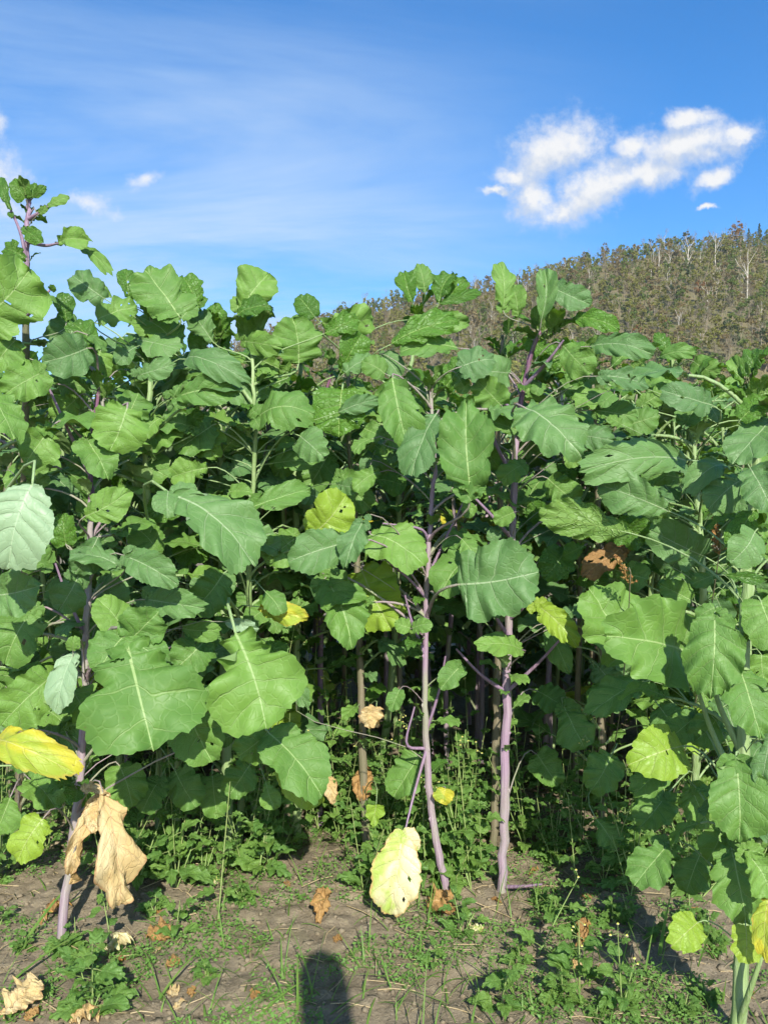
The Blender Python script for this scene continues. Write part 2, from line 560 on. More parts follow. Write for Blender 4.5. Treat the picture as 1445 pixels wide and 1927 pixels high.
# ------------------------------------------------------------------ the ground
def ground_h(x, y):
    x, y = np.asarray(x, float), np.asarray(y, float)
    near = np.exp(-np.maximum(0, np.abs(x) - 3.5) ** 2 / 6) * np.exp(-np.maximum(0, y - 6.5) ** 2 / 6)
    h = 0.030 * pnoise(x * 1.3 + 3, y * 1.5) + 0.020 * pnoise(x * 4 + 9, y * 4.3 + 2)
    r = np.abs(pnoise(x * 9 + 1, y * 10))
    h = h + 0.024 * r + 0.016 * np.maximum(0, pnoise(x * 17, y * 18)) ** .7 + 0.011 * np.abs(pnoise(x * 29, y * 31 + 4)) + 0.007 * pnoise(x * 52, y * 50)
    h = h + 0.03 * np.exp(-((y - 3.15) / 0.45) ** 2)           # the planted bed is a little higher
    return h * near


def build_ground():
    fx = np.arange(-2.6, 2.6001, 0.0165)
    fy = np.arange(1.5, 4.9, 0.0165)
    xs = np.concatenate([[-2500, -900, -350, -140, -60, -28, -14, -8, -5.5, -4.2, -3.4, -2.9], fx, [2.9, 3.4, 4.2, 5.5, 8, 14, 28, 60, 140, 350, 900, 2500]])
    ys = np.concatenate([[-2500, -600, -150, -40, -12, -4, -1, 0.3, 0.8, 1.1, 1.3], fy, np.arange(5.0, 7.5, 0.1), [8, 9, 10.5, 12, 15, 20, 30, 50, 90, 170, 400, 1200, 3000]])
    X, Y = np.meshgrid(xs, ys)
    Z = ground_h(X, Y)
    nx, ny = len(xs), len(ys)
    idx = np.arange(nx * ny).reshape(ny, nx)
    fs = np.stack([idx[:-1, :-1], idx[:-1, 1:], idx[1:, 1:], idx[1:, :-1]], -1).reshape(-1, 4)
    mb = MB()
    mb.add(np.stack([X, Y, Z], -1).reshape(-1, 3), fs)
    tag(mb.build('ground', M['soil']), kind='structure')


build_ground()


def gz(x, y):
    return float(ground_h(np.array([x]), np.array([y]))[0])


def ground_px(px, py):
    Y = CAMH * F / (py - 963.5)
    for _ in range(4):
        p = at(px, py, Y)
        h = gz(p.x, p.y)
        Y = (CAMH - h) * F / (py - 963.5)
    p = at(px, py, Y)
    return Vector((p.x, p.y, gz(p.x, p.y)))


# ------------------------------------------------------------------ hill and its woods
RIDGE = [(-900, 915), (-400, 870), (0, 790), (250, 730), (428, 672), (560, 628), (640, 606), (740, 584), (880, 557), (1000, 536), (1100, 506), (1250, 478), (1400, 462), (1500, 457), (1900, 450), (2500, 480)]
RIDGE_D, FOOT_D = 340.0, 130.0


def hill_h(x, y):
    x, y = np.asarray(x, float), np.asarray(y, float)
    px = 722.5 + x / np.maximum(y, 1) * F
    py = np.interp(px, [p[0] for p in RIDGE], [p[1] for p in RIDGE])
    top = (963.5 - py) / F * RIDGE_D + CAMH
    s = (y - FOOT_D) / (RIDGE_D - FOOT_D)
    up = np.clip(s, 0, 1)
    prof = np.where(s <= 1, up ** 1.08, 1 - 0.28 * (s - 1) ** 1.2 * (s > 1))
    n = 3.0 * pnoise(x * 0.03, y * 0.03) + 1.2 * pnoise(x * 0.1 + 5, y * 0.1)
    return top * prof + n * np.clip(s * 4, 0, 1) - 0.4 * (s <= 0)


def build_hill():
    xs = np.linspace(-330, 420, 150)
    ys = np.linspace(FOOT_D - 6, 620, 110)
    X, Y = np.meshgrid(xs, ys)
    Z = hill_h(X, Y)
    nx, ny = len(xs), len(ys)
    idx = np.arange(nx * ny).reshape(ny, nx)
    fs = np.stack([idx[:-1, :-1], idx[:-1, 1:], idx[1:, 1:], idx[1:, :-1]], -1).reshape(-1, 4)
    mb = MB()
    mb.add(np.stack([X, Y, Z], -1).reshape(-1, 3), fs)
    tag(mb.build('hill', M['hill']), kind='structure')


build_hill()


def quad_cloud(mb, C, size, rg, mat=0, asp=0.8):
    """small leaf faces at the centres C"""
    n = len(C)
    a = rg.normal(size=(n, 3)); a /= np.linalg.norm(a, axis=1, keepdims=True)
    b = rg.normal(size=(n, 3)); b -= (b * a).sum(1, keepdims=True) * a
    b /= np.linalg.norm(b, axis=1, keepdims=True)
    s = (size * rg.uniform(0.6, 1.35, n))[:, None]
    V = np.stack([C - a * s, C + b * s * asp, C + a * s, C - b * s * asp], 1).reshape(-1, 3)
    mb.add(V, np.arange(4 * n).reshape(-1, 4), mat)


def limb_set(rg, H, r0, spread, depth=3, kids=4, up=0.6, straight=0.1):
    """list of tapered limbs as (points, radii, level)"""
    out = []

    def grow(p, d, L, r, lev):
        n = 5 if lev == 0 else 4
        pts, q, dd = [p], p, d.copy()
        for i in range(n):
            dd = (dd + Vector(rg.normal(size=3)) * straight * (1 + lev) + Vector((0, 0, 0.05 * lev))).normalized()
            q = q + dd * (L / n)
            pts.append(q)
        tip = 0.35 if lev == 0 else 0.2
        out.append((pts, [r * (1 - (1 - tip) * i / n) for i in range(n + 1)], lev))
        if lev < depth:
            for k in range(kids if lev else kids + 3):
                f = rg.uniform(0.3 if lev == 0 else 0.2, 1.0)
                i = min(int(f * n), n - 1)
                b = pts[i].lerp(pts[i + 1], f * n - i)
                an = rg.uniform(0, 2 * math.pi)
                side = Vector((math.cos(an), math.sin(an), 0))
                nd = (side * spread + Vector((0, 0, up)) + dd * 0.4).normalized()
                grow(b, nd, L * rg.uniform(0.34, 0.52), r * (1 - 0.6 * f) * 0.55, lev + 1)
    grow(Vector((0, 0, -0.3)), Vector((0, 0, 1)), H, r0, 0)
    return out


def tree_variant(kind, seed, light=False):
    """(trunk mesh builder, crown mesh builder, materials)"""
    rg = np.random.default_rng(seed)
    tr, cr = MB(), MB()
    if kind == 'conifer':
        H = 12.5
        tr.tube([(0, 0, -0.3), (0, 0, H * 0.5), (0, 0, H)], [0.2, 0.13, 0.03], 5)
        C = []
        for z in np.linspace(1.6, H - 0.2, 16):
            rad = 2.5 * (1 - z / H) ** 0.8 + 0.25
            for k in range(7 if not light else 4):
                an = rg.uniform(0, 6.28)
                for f in np.linspace(0.2, 1, 4 if not light else 3):
                    C.append((math.cos(an) * rad * f, math.sin(an) * rad * f, z - 0.35 * rad * f + rg.normal() * 0.1))
        quad_cloud(cr, np.array(C), 0.42 if not light else 0.6, rg, 0, 0.5)
        return tr, cr, 'bark', 't_dark'
    if kind in ('birch', 'birch_leafy'):
        H = rg.uniform(10, 13)
        LB = limb_set(rg, H, 0.2, 0.75, 2, 4, 0.75, 0.05)
        for pts, rad, lev in LB:
            if lev < 2:
                tr.tube(pts, [max(r, 0.05) for r in rad], 5, cap=False)
            else:
                cr.tube(pts, [max(r, 0.03) for r in rad], 3, cap=False)
        C = np.concatenate([np.array([tuple(p) for p in pts[1:]]) for pts, rad, lev in LB if lev == 2])
        quad_cloud(cr, np.repeat(C, 2, 0) + rg.normal(size=(2 * len(C), 3)) * 0.2, 0.13, rg, 1 if kind == 'birch' else 1)
        return tr, cr, 'birch', 't_twig'
    H = rg.uniform(9, 13)
    bare = kind == 'twig'
    limbs = limb_set(rg, H * 0.92, 0.19, 0.8, 3 if not light else 2, 4, 0.7, 0.08)
    for pts, rad, lev in limbs:
        if lev == 0:
            tr.tube(pts, rad, 5, cap=False)
        elif lev == 1:
            tr.tube(pts, [max(r, 0.035) for r in rad], 4 if not light else 3, cap=False)
        elif bare:
            cr.tube([pts[0], pts[2], pts[-1]], [max(r, 0.026) for r in (rad[0], rad[2], rad[-1])], 3, cap=False)
    if bare:
        ends = np.array([tuple(p) for pts, rad, lev in limbs if lev >= 2 for p in pts[1:]])
        k = rg.integers(0, len(ends), 420 if not light else 150)
        quad_cloud(cr, ends[k] + rg.normal(size=(len(k), 3)) * 0.45, 0.12 if not light else 0.19, rg, 0, 0.35)
        return tr, cr, 'bark', 't_twig'
    n_cl = 22
    C = []
    for i in range(n_cl):
        z = rg.uniform(0.30, 1.0)
        rad = 2.9 * math.sin(math.pi * min(1.0, (z - 0.16) / 0.9)) ** 0.6
        an, rr = rg.uniform(0, 6.28), rad * math.sqrt(rg.uniform(0.15, 1.0))
        cs = rg.uniform(0.55, 1.15)
        c = np.array([math.cos(an) * rr, math.sin(an) * rr, z * H])
        m = int((46 if not light else 16) * cs)
        dd = rg.normal(size=(m, 3)); dd /= np.linalg.norm(dd, axis=1, keepdims=True)
        C.append(c + dd * cs * rg.uniform(0.35, 1, (m, 1)) * np.array([1, 1, 0.75]))
    quad_cloud(cr, np.concatenate(C), 0.27 if not light else 0.44, rg)
    return tr, cr, 'bark', 't_' + kind


WHITE = [(1405, 562, 106, 'birch'), (1295, 527, 90, 'birch'), (1330, 585, 55, 'birch'), (1224, 522, 62, 'birch'), (1240, 520, 66, 'birch'), (1259, 517, 55, 'birch'), (1280, 505, 45, 'birch'), (1298, 508, 44, 'birch'),
         (1281, 620, 36, 'birch'), (1151, 583, 34, 'birch'), (1108, 545, 46, 'birch'), (1062, 512, 34, 'birch'), (1050, 535, 40, 'birch'), (925, 612, 52, 'birch'), (1010, 545, 44, 'birch'), (975, 550, 42, 'birch'),
         (1375, 470, 46, 'birch'), (1398, 462, 40, 'birch'), (1250, 480, 46, 'birch'), (1210, 475, 34, 'birch'), (1345, 500, 70, 'birch'), (1340, 560, 40, 'birch'), (1120, 600, 36, 'birch'), (945, 560, 30, 'birch')]
SPECIAL = [(1103, 480, 22, 'dark'), (1258, 452, 28, 'dark'), (1300, 450, 24, 'dark'), (1428, 450, 36, 'conifer'), (1408, 452, 28, 'conifer'), (1316, 575, 44, 'rust'), (1065, 492, 24, 'yellow'), (1040, 497, 22, 'yellow'), (1082, 490, 22, 'yellow'),
           (1388, 465, 44, 'rust'), (1350, 640, 40, 'olive'), (680, 568, 16, 'dark'), (1290, 470, 34, 'dark'), (1182, 520, 46, 'green'), (1370, 500, 40, 'dark')]


def hill_point(px, py):
    """where the sight line through px,py meets the hill"""
    lo = None
    for Y in np.arange(FOOT_D, 420, 1.0):
        p = at(px, py, float(Y))
        if p.z < float(hill_h(np.array([p.x]), np.array([p.y]))[0]):
            lo = p
            break
    if lo is None:
        best = min(np.arange(300, 360, 2.0), key=lambda Y: at(px, py, float(Y)).z - float(hill_h(np.array([at(px, py, float(Y)).x]), np.array([Y]))[0]))
        lo = at(px, py, float(best))
    return Vector((lo.x, lo.y, float(hill_h(np.array([lo.x]), np.array([lo.y]))[0])))


TREE_NAME = {'olive': 'broadleaf_tree', 'green': 'broadleaf_tree', 'dark': 'evergreen_tree', 'yellow': 'yellowing_tree', 'brown': 'autumn_tree', 'rust': 'autumn_tree', 'twig': 'bare_tree', 'birch': 'birch_tree', 'conifer': 'conifer_tree'}
TREE_LABEL = {'olive': 'olive green broadleaf tree in the woods on the hillside', 'green': 'mid green broadleaf tree in the woods on the hillside', 'dark': 'dark green tree in the woods on the hillside',
              'yellow': 'yellowish green tree in the woods on the hillside', 'brown': 'brown autumn tree in the woods on the hillside', 'rust': 'rust orange tree in the woods on the hillside',
              'twig': 'leafless grey tree in the woods on the hillside', 'birch': 'white trunked leafless birch in the woods on the hillside', 'conifer': 'dark conifer on the skyline of the hill'}


def build_woods():
    rg = np.random.default_rng(21)
    protos = {}
    for kind, n in (('olive', 3), ('green', 2), ('dark', 2), ('yellow', 2), ('brown', 3), ('rust', 1), ('twig', 4), ('birch', 4), ('conifer', 1)):
        for i in range(n):
            for light in (False, True):
                tr, cr, tm, cm = tree_variant(kind, 100 + i * 17 + len(kind), light)
                protos.setdefault((kind, light), []).append((tr, cr, tm, cm))
    meshes = {}
    for (kind, light), lst in protos.items():
        if not light:
            for tr, cr, tm, cm in lst:
                meshes.setdefault(kind, []).append((tr.mesh('trunk', [M[tm]]), cr.mesh('crown', [M[cm], M['t_brown']])))

    def put(p, kind, H, label=None):
        px = 722.5 + p.x / p.y * F
        py = 963.5 - (p.z - CAMH) / p.y * F
        rid = np.interp(px, [q[0] for q in RIDGE], [q[1] for q in RIDGE])
        H = max(H, 4.6)
        up = 'on the skyline' if py < rid + 14 else 'high on the slope' if py < rid + 70 else 'halfway up the slope' if py < rid + 150 else 'low on the slope'
        sx = 'at the low left end of the hill' if px < 800 else 'behind the glossy leaf tuft' if px < 920 else 'above the dark magenta stem' if px < 1060 else 'under the white cloud' if px < 1180 else 'below the right cloud part' if px < 1300 else 'toward the right edge'
        size = 'tall ' if H > 7.6 else 'small ' if H < 5.8 else ''
        look = size + TREE_LABEL[kind].split(' in the woods')[0].split(' on the')[0]
        t = thing(TREE_NAME[kind], f'{look} {up}, {sx}', 'tree', p, 'trees on the wooded hillside, ' + kind)
        s = H / 11.5
        a, b = meshes[kind][rg.integers(len(meshes[kind]))]
        t.rotation_euler = (0, 0, rg.uniform(0, 6.28))
        t.scale = (s * rg.uniform(0.9, 1.15), s * rg.uniform(0.9, 1.15), s)
        obj('trunk', a, t)
        obj('crown', b, t)

    for (px, py, hp, kind) in WHITE + SPECIAL:
        p = hill_point(px, py)
        put(p, kind, hp / F * p.y * (.8 if kind == 'birch' else 1.0))
    # the rest of the wood: scattered, the largest in view as individuals
    cand = []
    xs = np.arange(-120, 240, 4.3)
    ys = np.arange(FOOT_D + 4, RIDGE_D + 26, 4.3)
    for y in ys:
        for x in xs:
            X, Y = x + rg.normal() * 1.5, y + rg.normal() * 1.5
            px = 722.5 + X / Y * F
            if px < 330 or px > 1620:
                continue
            n = float(pnoise(np.array([X * 0.035 + 7]), np.array([Y * 0.035]))[0])
            n2 = float(pnoise(np.array([X * 0.08 + 40]), np.array([Y * 0.08]))[0])
            pr = np.array([0.34 + 0.8 * max(0, n), 0.20 + 0.7 * max(0, n), 0.04 + 0.2 * max(0, n2), 0.03, 0.15 + 0.4 * max(0, -n), 0.005, 0.20 + 0.6 * max(0, -n), 0.03])
            kind = ['olive', 'green', 'dark', 'yellow', 'brown', 'rust', 'twig', 'birch'][rg.choice(8, p=pr / pr.sum())]
            z = float(hill_h(np.array([X]), np.array([Y]))[0])
            py = 963.5 - (z + 8 - CAMH) / Y * F
            H = rg.uniform(4.6, 8.2)
            sky_py = np.interp(px, [0, 640, 760, 950, 1120, 1200, 1445], [560, 600, 560, 560, 600, 660, 720])
            seen = py < sky_py and px < 1445 and px > 640
            cand.append((H / Y if seen else 0.0, X, Y, z, kind, H))
    cand.sort(key=lambda c: -c[0])
    for c in cand[:255]:
        put(Vector(c[1:4]), c[4], c[5])
    far = MB()
    mats = ['bark', 'birch'] + ['t_' + k for k in TREE_COL]
    packed = {}
    for (kind, light), lst in protos.items():
        if light:
            for tr, cr, tm, cm in lst:
                packed.setdefault(kind, []).append(((np.concatenate(tr.v), np.concatenate(tr.f), mats.index(tm)), (np.concatenate(cr.v), np.concatenate(cr.f), mats.index(cm))))
    for (_, X, Y, z, kind, H) in cand[255:]:
        lst = packed[kind]
        an = rg.uniform(0, 6.28)
        s = H / 11.5
        ca, sa = math.cos(an) * s, math.sin(an) * s
        for V, Fc, mi in lst[rg.integers(len(lst))]:
            W = np.stack([V[:, 0] * ca - V[:, 1] * sa + X, V[:, 0] * sa + V[:, 1] * ca + Y, V[:, 2] * s + z], 1)
            far.v.append(W); far.f.append(np.where(Fc >= 0, Fc + far.n, -1)); far.m.append(np.full(len(Fc), mi))
            far.uv.append(np.zeros((len(W), 2))); far.uv2.append(np.zeros((len(W), 2)))
            far.n += len(W)
    tag(far.build('hillside_woods', [M[k] for k in mats]), 'autumn woods covering the slope of the hill', 'woods', kind='stuff')


build_woods()

# ------------------------------------------------------------------ leaves
SHAPES = {
    'round': [(0, 0), (.20, -.05), (.38, .03), (.49, .22), (.52, .45), (.47, .68), (.35, .86), (.18, .97), (0, 1)],
    'obov': [(0, 0), (.10, .03), (.22, .12), (.32, .27), (.44, .46), (.50, .64), (.43, .83), (.24, .97), (0, 1)],
    'ellip': [(0, 0), (.16, .03), (.32, .14), (.45, .32), (.5, .52), (.44, .72), (.3, .88), (.13, .97), (0, 1)],
    'broad': [(0, 0), (.24, .0), (.42, .10), (.47, .26), (.45, .42), (.52, .62), (.42, .84), (.2, .98), (0, 1)],
    'ovate': [(0, 0), (.28, .02), (.46, .16), (.47, .34), (.37, .56), (.22, .77), (.09, .93), (.02, .99), (0, 1)],
    'lyrate': [(0, 0), (.09, .02), (.20, .06), (.13, .15), (.30, .22), (.27, .32), (.46, .46), (.51, .66), (.40, .86), (.2, .98), (0, 1)],
    'kidney': [(0, 0), (.26, -.10), (.46, -.02), (.56, .2), (.56, .46), (.48, .7), (.34, .88), (.16, .97), (0, .98)],
    'narrow': [(0, 0), (.10, .03), (.20, .14), (.30, .3), (.37, .5), (.38, .68), (.30, .85), (.16, .96), (0, 1)],
    'long': [(0, 0), (.14, .04), (.28, .16), (.40, .34), (.46, .55), (.46, .74), (.34, .90), (.15, .98), (0, 1)],
}


def leaf_geo(mb, L, W, shape, seed, nt=42, nv=6, fold=0.12, wave=0.05, sag=0.1, relief=0.020, teeth=0.022, lobes=0, holes=(), crumple=0.0, curl=0.0, twist=0.0, xf=None, mat=0, ragged=1.0):
    rg = np.random.default_rng(seed)
    cp = np.array(SHAPES[shape], float)
    k = np.linspace(0, 1, len(cp))
    t = np.linspace(0.008, 0.994, nt)
    fine = np.linspace(0, 1, 200)
    ox, oy = np.interp(fine, k, cp[:, 0]), np.interp(fine, k, cp[:, 1])
    ker = np.hanning(23); ker /= ker.sum()
    ox = np.convolve(np.pad(ox, 11, 'reflect', reflect_type='odd'), ker, 'valid'); oy = np.convolve(np.pad(oy, 11, 'reflect', reflect_type='odd'), ker, 'valid')
    ox[0] = ox[-1] = 0
    ym = t ** 1.7
    freq = rg.uniform(2.6, 4.6)
    ph = rg.uniform(0, 6.28, 2)
    vs_ = np.linspace(-1, 1, 2 * nv + 1)
    vs_ = np.sign(vs_) * np.abs(vs_) ** 0.9
    N = rg.uniform(5.6, 7.2)
    nc = 2 * nv + 1
    X = np.zeros((nt, nc)); Yc = X.copy(); Z = X.copy(); PH = X.copy()
    bowl = rg.uniform(-.25, .1)
    for side in (0, 1):
        sg = -1 if side == 0 else 1
        o = rg.uniform(0, 50)
        lowf = ragged * (0.10 * pnoise(t * 4.2 + o, t * 0 + 1.3) + 0.075 * pnoise(t * 9.5 + o, t * 0 + 7.7))
        for q in range(int(rg.integers(0, 3))):          # sinuses between the lobes of the lower blade
            lowf = lowf - ragged * rg.uniform(.05, .15) * np.exp(-((t - rg.uniform(.16, .55)) / rg.uniform(.02, .04)) ** 2)
        per = max(3, int(round(nt / 17)))
        saw = (np.arange(nt) % per) / (per - 1)
        tooth = teeth * (rg.normal(size=nt) * 0.30 + np.where(saw < .99, saw - .5, -.4) * 1.1) * (0.5 + 0.5 * rg.random(nt))
        exo, eyo = np.interp(t, fine, ox), np.interp(t, fine, oy)
        env = np.clip(np.minimum(t, 1 - t) * 8, 0.10, 1)
        dirx, diry = exo, eyo - 0.45
        ln = np.hypot(dirx, diry) + 1e-6
        phase = t * N + 0.45 * pnoise(t * 3 + o, t * 0 + 3.1) + (0.4 if side else 0.0)
        pw = rg.uniform(0.6, 1.2, 12)
        for j, v in enumerate(vs_):
            if (v < 0) != (side == 0) and v != 0:
                continue
            a = abs(v)
            amt = (lowf * a ** 1.5 + tooth * (a > 0.999) + 0.15 * tooth * (0.8 < a < 0.999)) * env
            X[:, j] = sg * (exo * a + dirx / ln * amt)
            lag = a ** 1.35
            Yc[:, j] = ym + (eyo - ym) * lag + diry / ln * amt
            PH[:, j] = phase
            cell = np.floor(phase).astype(int) % 12
            Z[:, j] += 1.8 * relief * pw[cell] * (np.abs(np.sin(math.pi * phase)) ** 0.6) * 3.2 * a * (1 - a * 0.8)
            Z[:, j] += wave * a ** 2.2 * np.sin(2 * math.pi * freq * t + ph[side] + 1.6 * np.sin(5 * t + ph[1]))
    Z += fold * np.abs(X) + bowl * X * X + 0.6 * wave * pnoise(X * 3.1 + ph[0] * 5, Yc * 3.3 + ph[1] * 5) + 0.3 * wave * pnoise(X * 7.1 + ph[1] * 5, Yc * 6.8)
    if crumple:
        Z += crumple * (pnoise(X * 5 + ph[0] * 9, Yc * 5) + 0.6 * pnoise(X * 11 + 3, Yc * 10 + ph[1] * 7) + 0.35 * np.abs(pnoise(X * 21, Yc * 20 + 4)))
        X = X + crumple * 0.5 * pnoise(Yc * 7 + ph[1] * 3, X * 6)
    fx = X.copy()
    Xm, Ym, Zm = X * W, Yc * L, Z * W
    if curl:      # roll the blade across its midrib
        rad = W / (abs(curl) + 1e-6)
        ang = Xm / rad
        sgn = 1 if curl > 0 else -1
        Xm, Zm = np.sin(ang) * (rad - sgn * Zm), Zm + sgn * (rad - rad * np.cos(ang))
    if twist:
        an = twist * (Yc - 0.3)
        Xm, Zm = Xm * np.cos(an) - Zm * np.sin(an), Xm * np.sin(an) + Zm * np.cos(an)
    Zm = Zm + 4 * sag * L * Yc * (1 - Yc)
    Xm = Xm + rg.uniform(-.06, .06) * L * np.sin(Yc * 3.1)      # the midrib is never quite straight
    V = np.stack([Xm, Ym, Zm], -1).reshape(-1, 3)
    tv = np.stack([PH, np.repeat(vs_[None, :], nt, 0)], -1).reshape(-1, 2)
    flat = np.stack([fx, Yc], -1).reshape(-1, 2) + 1e-5
    idx = np.arange(nt * nc).reshape(nt, nc)
    fs = np.stack([idx[:-1, :-1], idx[:-1, 1:], idx[1:, 1:], idx[1:, :-1]], -1).reshape(-1, 4)
    if holes:
        cx, cy = flat[fs][:, :, 0].mean(1), flat[fs][:, :, 1].mean(1)
        keep = np.ones(len(fs), bool)
        for (hx, hy, hr) in holes:
            keep &= (cx - hx) ** 2 + (cy - hy) ** 2 > hr * hr
        fs = fs[keep]
    if xf is not None:
        V = xf(V)
    mb.add(V, fs, mat, tv, flat)
    for q in range(lobes):        # small lobes below the main blade
        sd = -1 if q % 2 == 0 else 1
        sz = W * (0.42 - 0.08 * (q // 2)) * rg.uniform(0.75, 1.2)
        y0 = -L * (0.01 + 0.13 * (q // 2) + rg.uniform(0, 0.05))
        ang = sd * rg.uniform(0.6, 1.15)
        ca, sa = math.cos(ang), math.sin(ang)

        def lx(P, ca=ca, sa=sa, y0=y0):
            Q = np.stack([P[:, 0] * ca + P[:, 1] * sa, -P[:, 0] * sa + P[:, 1] * ca + y0, P[:, 2]], 1)
            return xf(Q) if xf is not None else Q
        leaf_geo(mb, sz, sz * 0.85, 'round', seed * 7 + q + 1, 20, 3, fold, wave, sag, relief, teeth * 1.4, 0, (), crumple, xf=lx, mat=mat)


def frame_xf(a, n):
    a = Vector(a).normalized()
    n = Vector(n)
    n = (n - n.dot(a) * a).normalized()
    s = a.cross(n)
    Rm = np.array([tuple(s), tuple(a), tuple(n)])
    return lambda P: P @ Rm


def petiole_pts(A, B, a, n=7):
    d = (B - A).length
    out = (B - A); out.z *= 0.4
    out = out.normalized() if out.length > 1e-5 else Vector((0, -1, 0))
    c1 = A + (out * 0.55 + Vector((0, 0, 0.6))) * d * 0.35
    c2 = B - Vector(a).normalized() * d * 0.30
    pts = []
    for i in range(n):
        u = i / (n - 1)
        pts.append(A * (1 - u) ** 3 + c1 * 3 * u * (1 - u) ** 2 + c2 * 3 * u * u * (1 - u) + B * u ** 3)
    return pts


# ------------------------------------------------------------------ the front plants
class Plant:
    pass


def stem_radius(f, r0):
    return r0 * (1.0 - 0.62 * f ** 1.3) * (1.12 if f < 0.02 else 1.0)


def make_plant(pts, r0, smat, label, pet='petiole', branches=(), apex=6, apex_s=0.09, group=None, top_mat=None, bud=True):
    P = Plant()
    W = [at(*p) for p in pts]
    base = Vector((W[0].x, W[0].y, gz(W[0].x, W[0].y)))
    W[0] = base - Vector((0, 0, 0.04))
    P.root = thing('brassica_plant', label, 'plant', base, group)
    P.base = base
    path = smooth_path(W, 44)
    rg = np.random.default_rng(int(abs(pts[0][0]) * 7 + 3))
    path = [p + Vector((rg.normal() * 0.0022, rg.normal() * 0.0022, 0)) for p in path]
    P.path = path
    P.r0 = r0
    P.pet = pet
    rad = [stem_radius(i / 43, r0) * (1 + 0.10 * (i % 6 == 0)) for i in range(44)]
    cut = 44
    mb = MB()
    if top_mat:
        cut = 30
    mb.tube([p - base for p in path[:cut]], rad[:cut], 16, 0, wob=0.07)
    for q in range(4, cut - 2, 3):          # scars of fallen leaves
        c, an = path[q] - base, rg.uniform(0, 6.28)
        e = Vector((math.cos(an), math.sin(an), 0))
        mb.tube([c + e * rad[q] * .75 - Vector((0, 0, .010)), c + e * rad[q] * 1.04, c + e * rad[q] * .78 + Vector((0, 0, .007))], [rad[q] * .22, rad[q] * .42, rad[q] * .2], 8, 0)
    st = mb.build('stem', M[smat], P.root)
    if top_mat:
        mb = MB()
        mb.tube([p - base for p in path[cut - 1:]], rad[cut - 1:], 16, 0, wob=0.07)
        mb.build('stem', M[top_mat], P.root)
    for bp in branches:
        mb = MB()
        bw = [at(*q) for q in bp]
        i = min(range(44), key=lambda k: (path[k] - bw[0]).length)
        bw[0] = path[i]
        q = smooth_path(bw, 10)
        mb.tube([x - base for x in q], [r0 * 0.48 - r0 * 0.028 * k for k in range(10)], 7)
        mb.build('branch', M['stem_violet' if pet == 'petiole_p' else smat], P.root)
    # young leaves round the growing tip
    tip = path[-1]
    for k in range(apex):
        an = k * 2.4 + rg.uniform(-.3, .3)
        el = rg.uniform(0.25, 1.15)
        a = Vector((math.cos(an) * math.cos(el), math.sin(an) * math.cos(el), math.sin(el)))
        n = Vector((-math.cos(an) * math.sin(el), -math.sin(an) * math.sin(el), math.cos(el)))
        B = tip + a * rg.uniform(0.01, 0.05) - Vector((0, 0, rg.uniform(0, 0.10)))
        L = apex_s * rg.uniform(0.6, 1.3)
        mb = MB()
        leaf_geo(mb, L, L * rg.uniform(0.5, 0.75), 'ellip', int(rg.integers(1e6)), 20, 4, 0.35, 0.12, 0.12, 0.05, 0.035, xf=frame_xf(a, n))
        mb.tube([tip - B - Vector((0, 0, 0.06)), (tip - B) * 0.4, Vector((0, 0, 0))], [0.003, 0.0025, 0.002], 5, 1, cap=False)
        mb.build('leaf', [M['young'], M[pet]], P.root, B - base)
    if bud:
        mb = MB()
        for k in range(26):
            d = Vector(rg.normal(size=3)).normalized() * rg.uniform(0.005, 0.017)
            q = tip + d + Vector((0, 0, 0.008))
            mb.tube([q - base - Vector((0, 0, .004)), q - base, q - base + Vector((0, 0, .005))], [0.0015, 0.003, 0.001], 5)
        tag(mb.build('flower_bud', M['bud'], P.root), kind='stuff')
    PLANTS.append(P)
    return P


def nearest_stem(P, B):
    best = None
    for i in range(4, 44):
        q = P.path[i]
        d = B - q
        hd = math.hypot(d.x, d.y)
        cost = abs((q.z + min(0.28, 0.55 * hd)) - B.z) + 0.4 * hd
        if best is None or cost < best[0]:
            best = (cost, i, d.length)
    return best


PLANTS = []
LEAF_COUNT = [0]


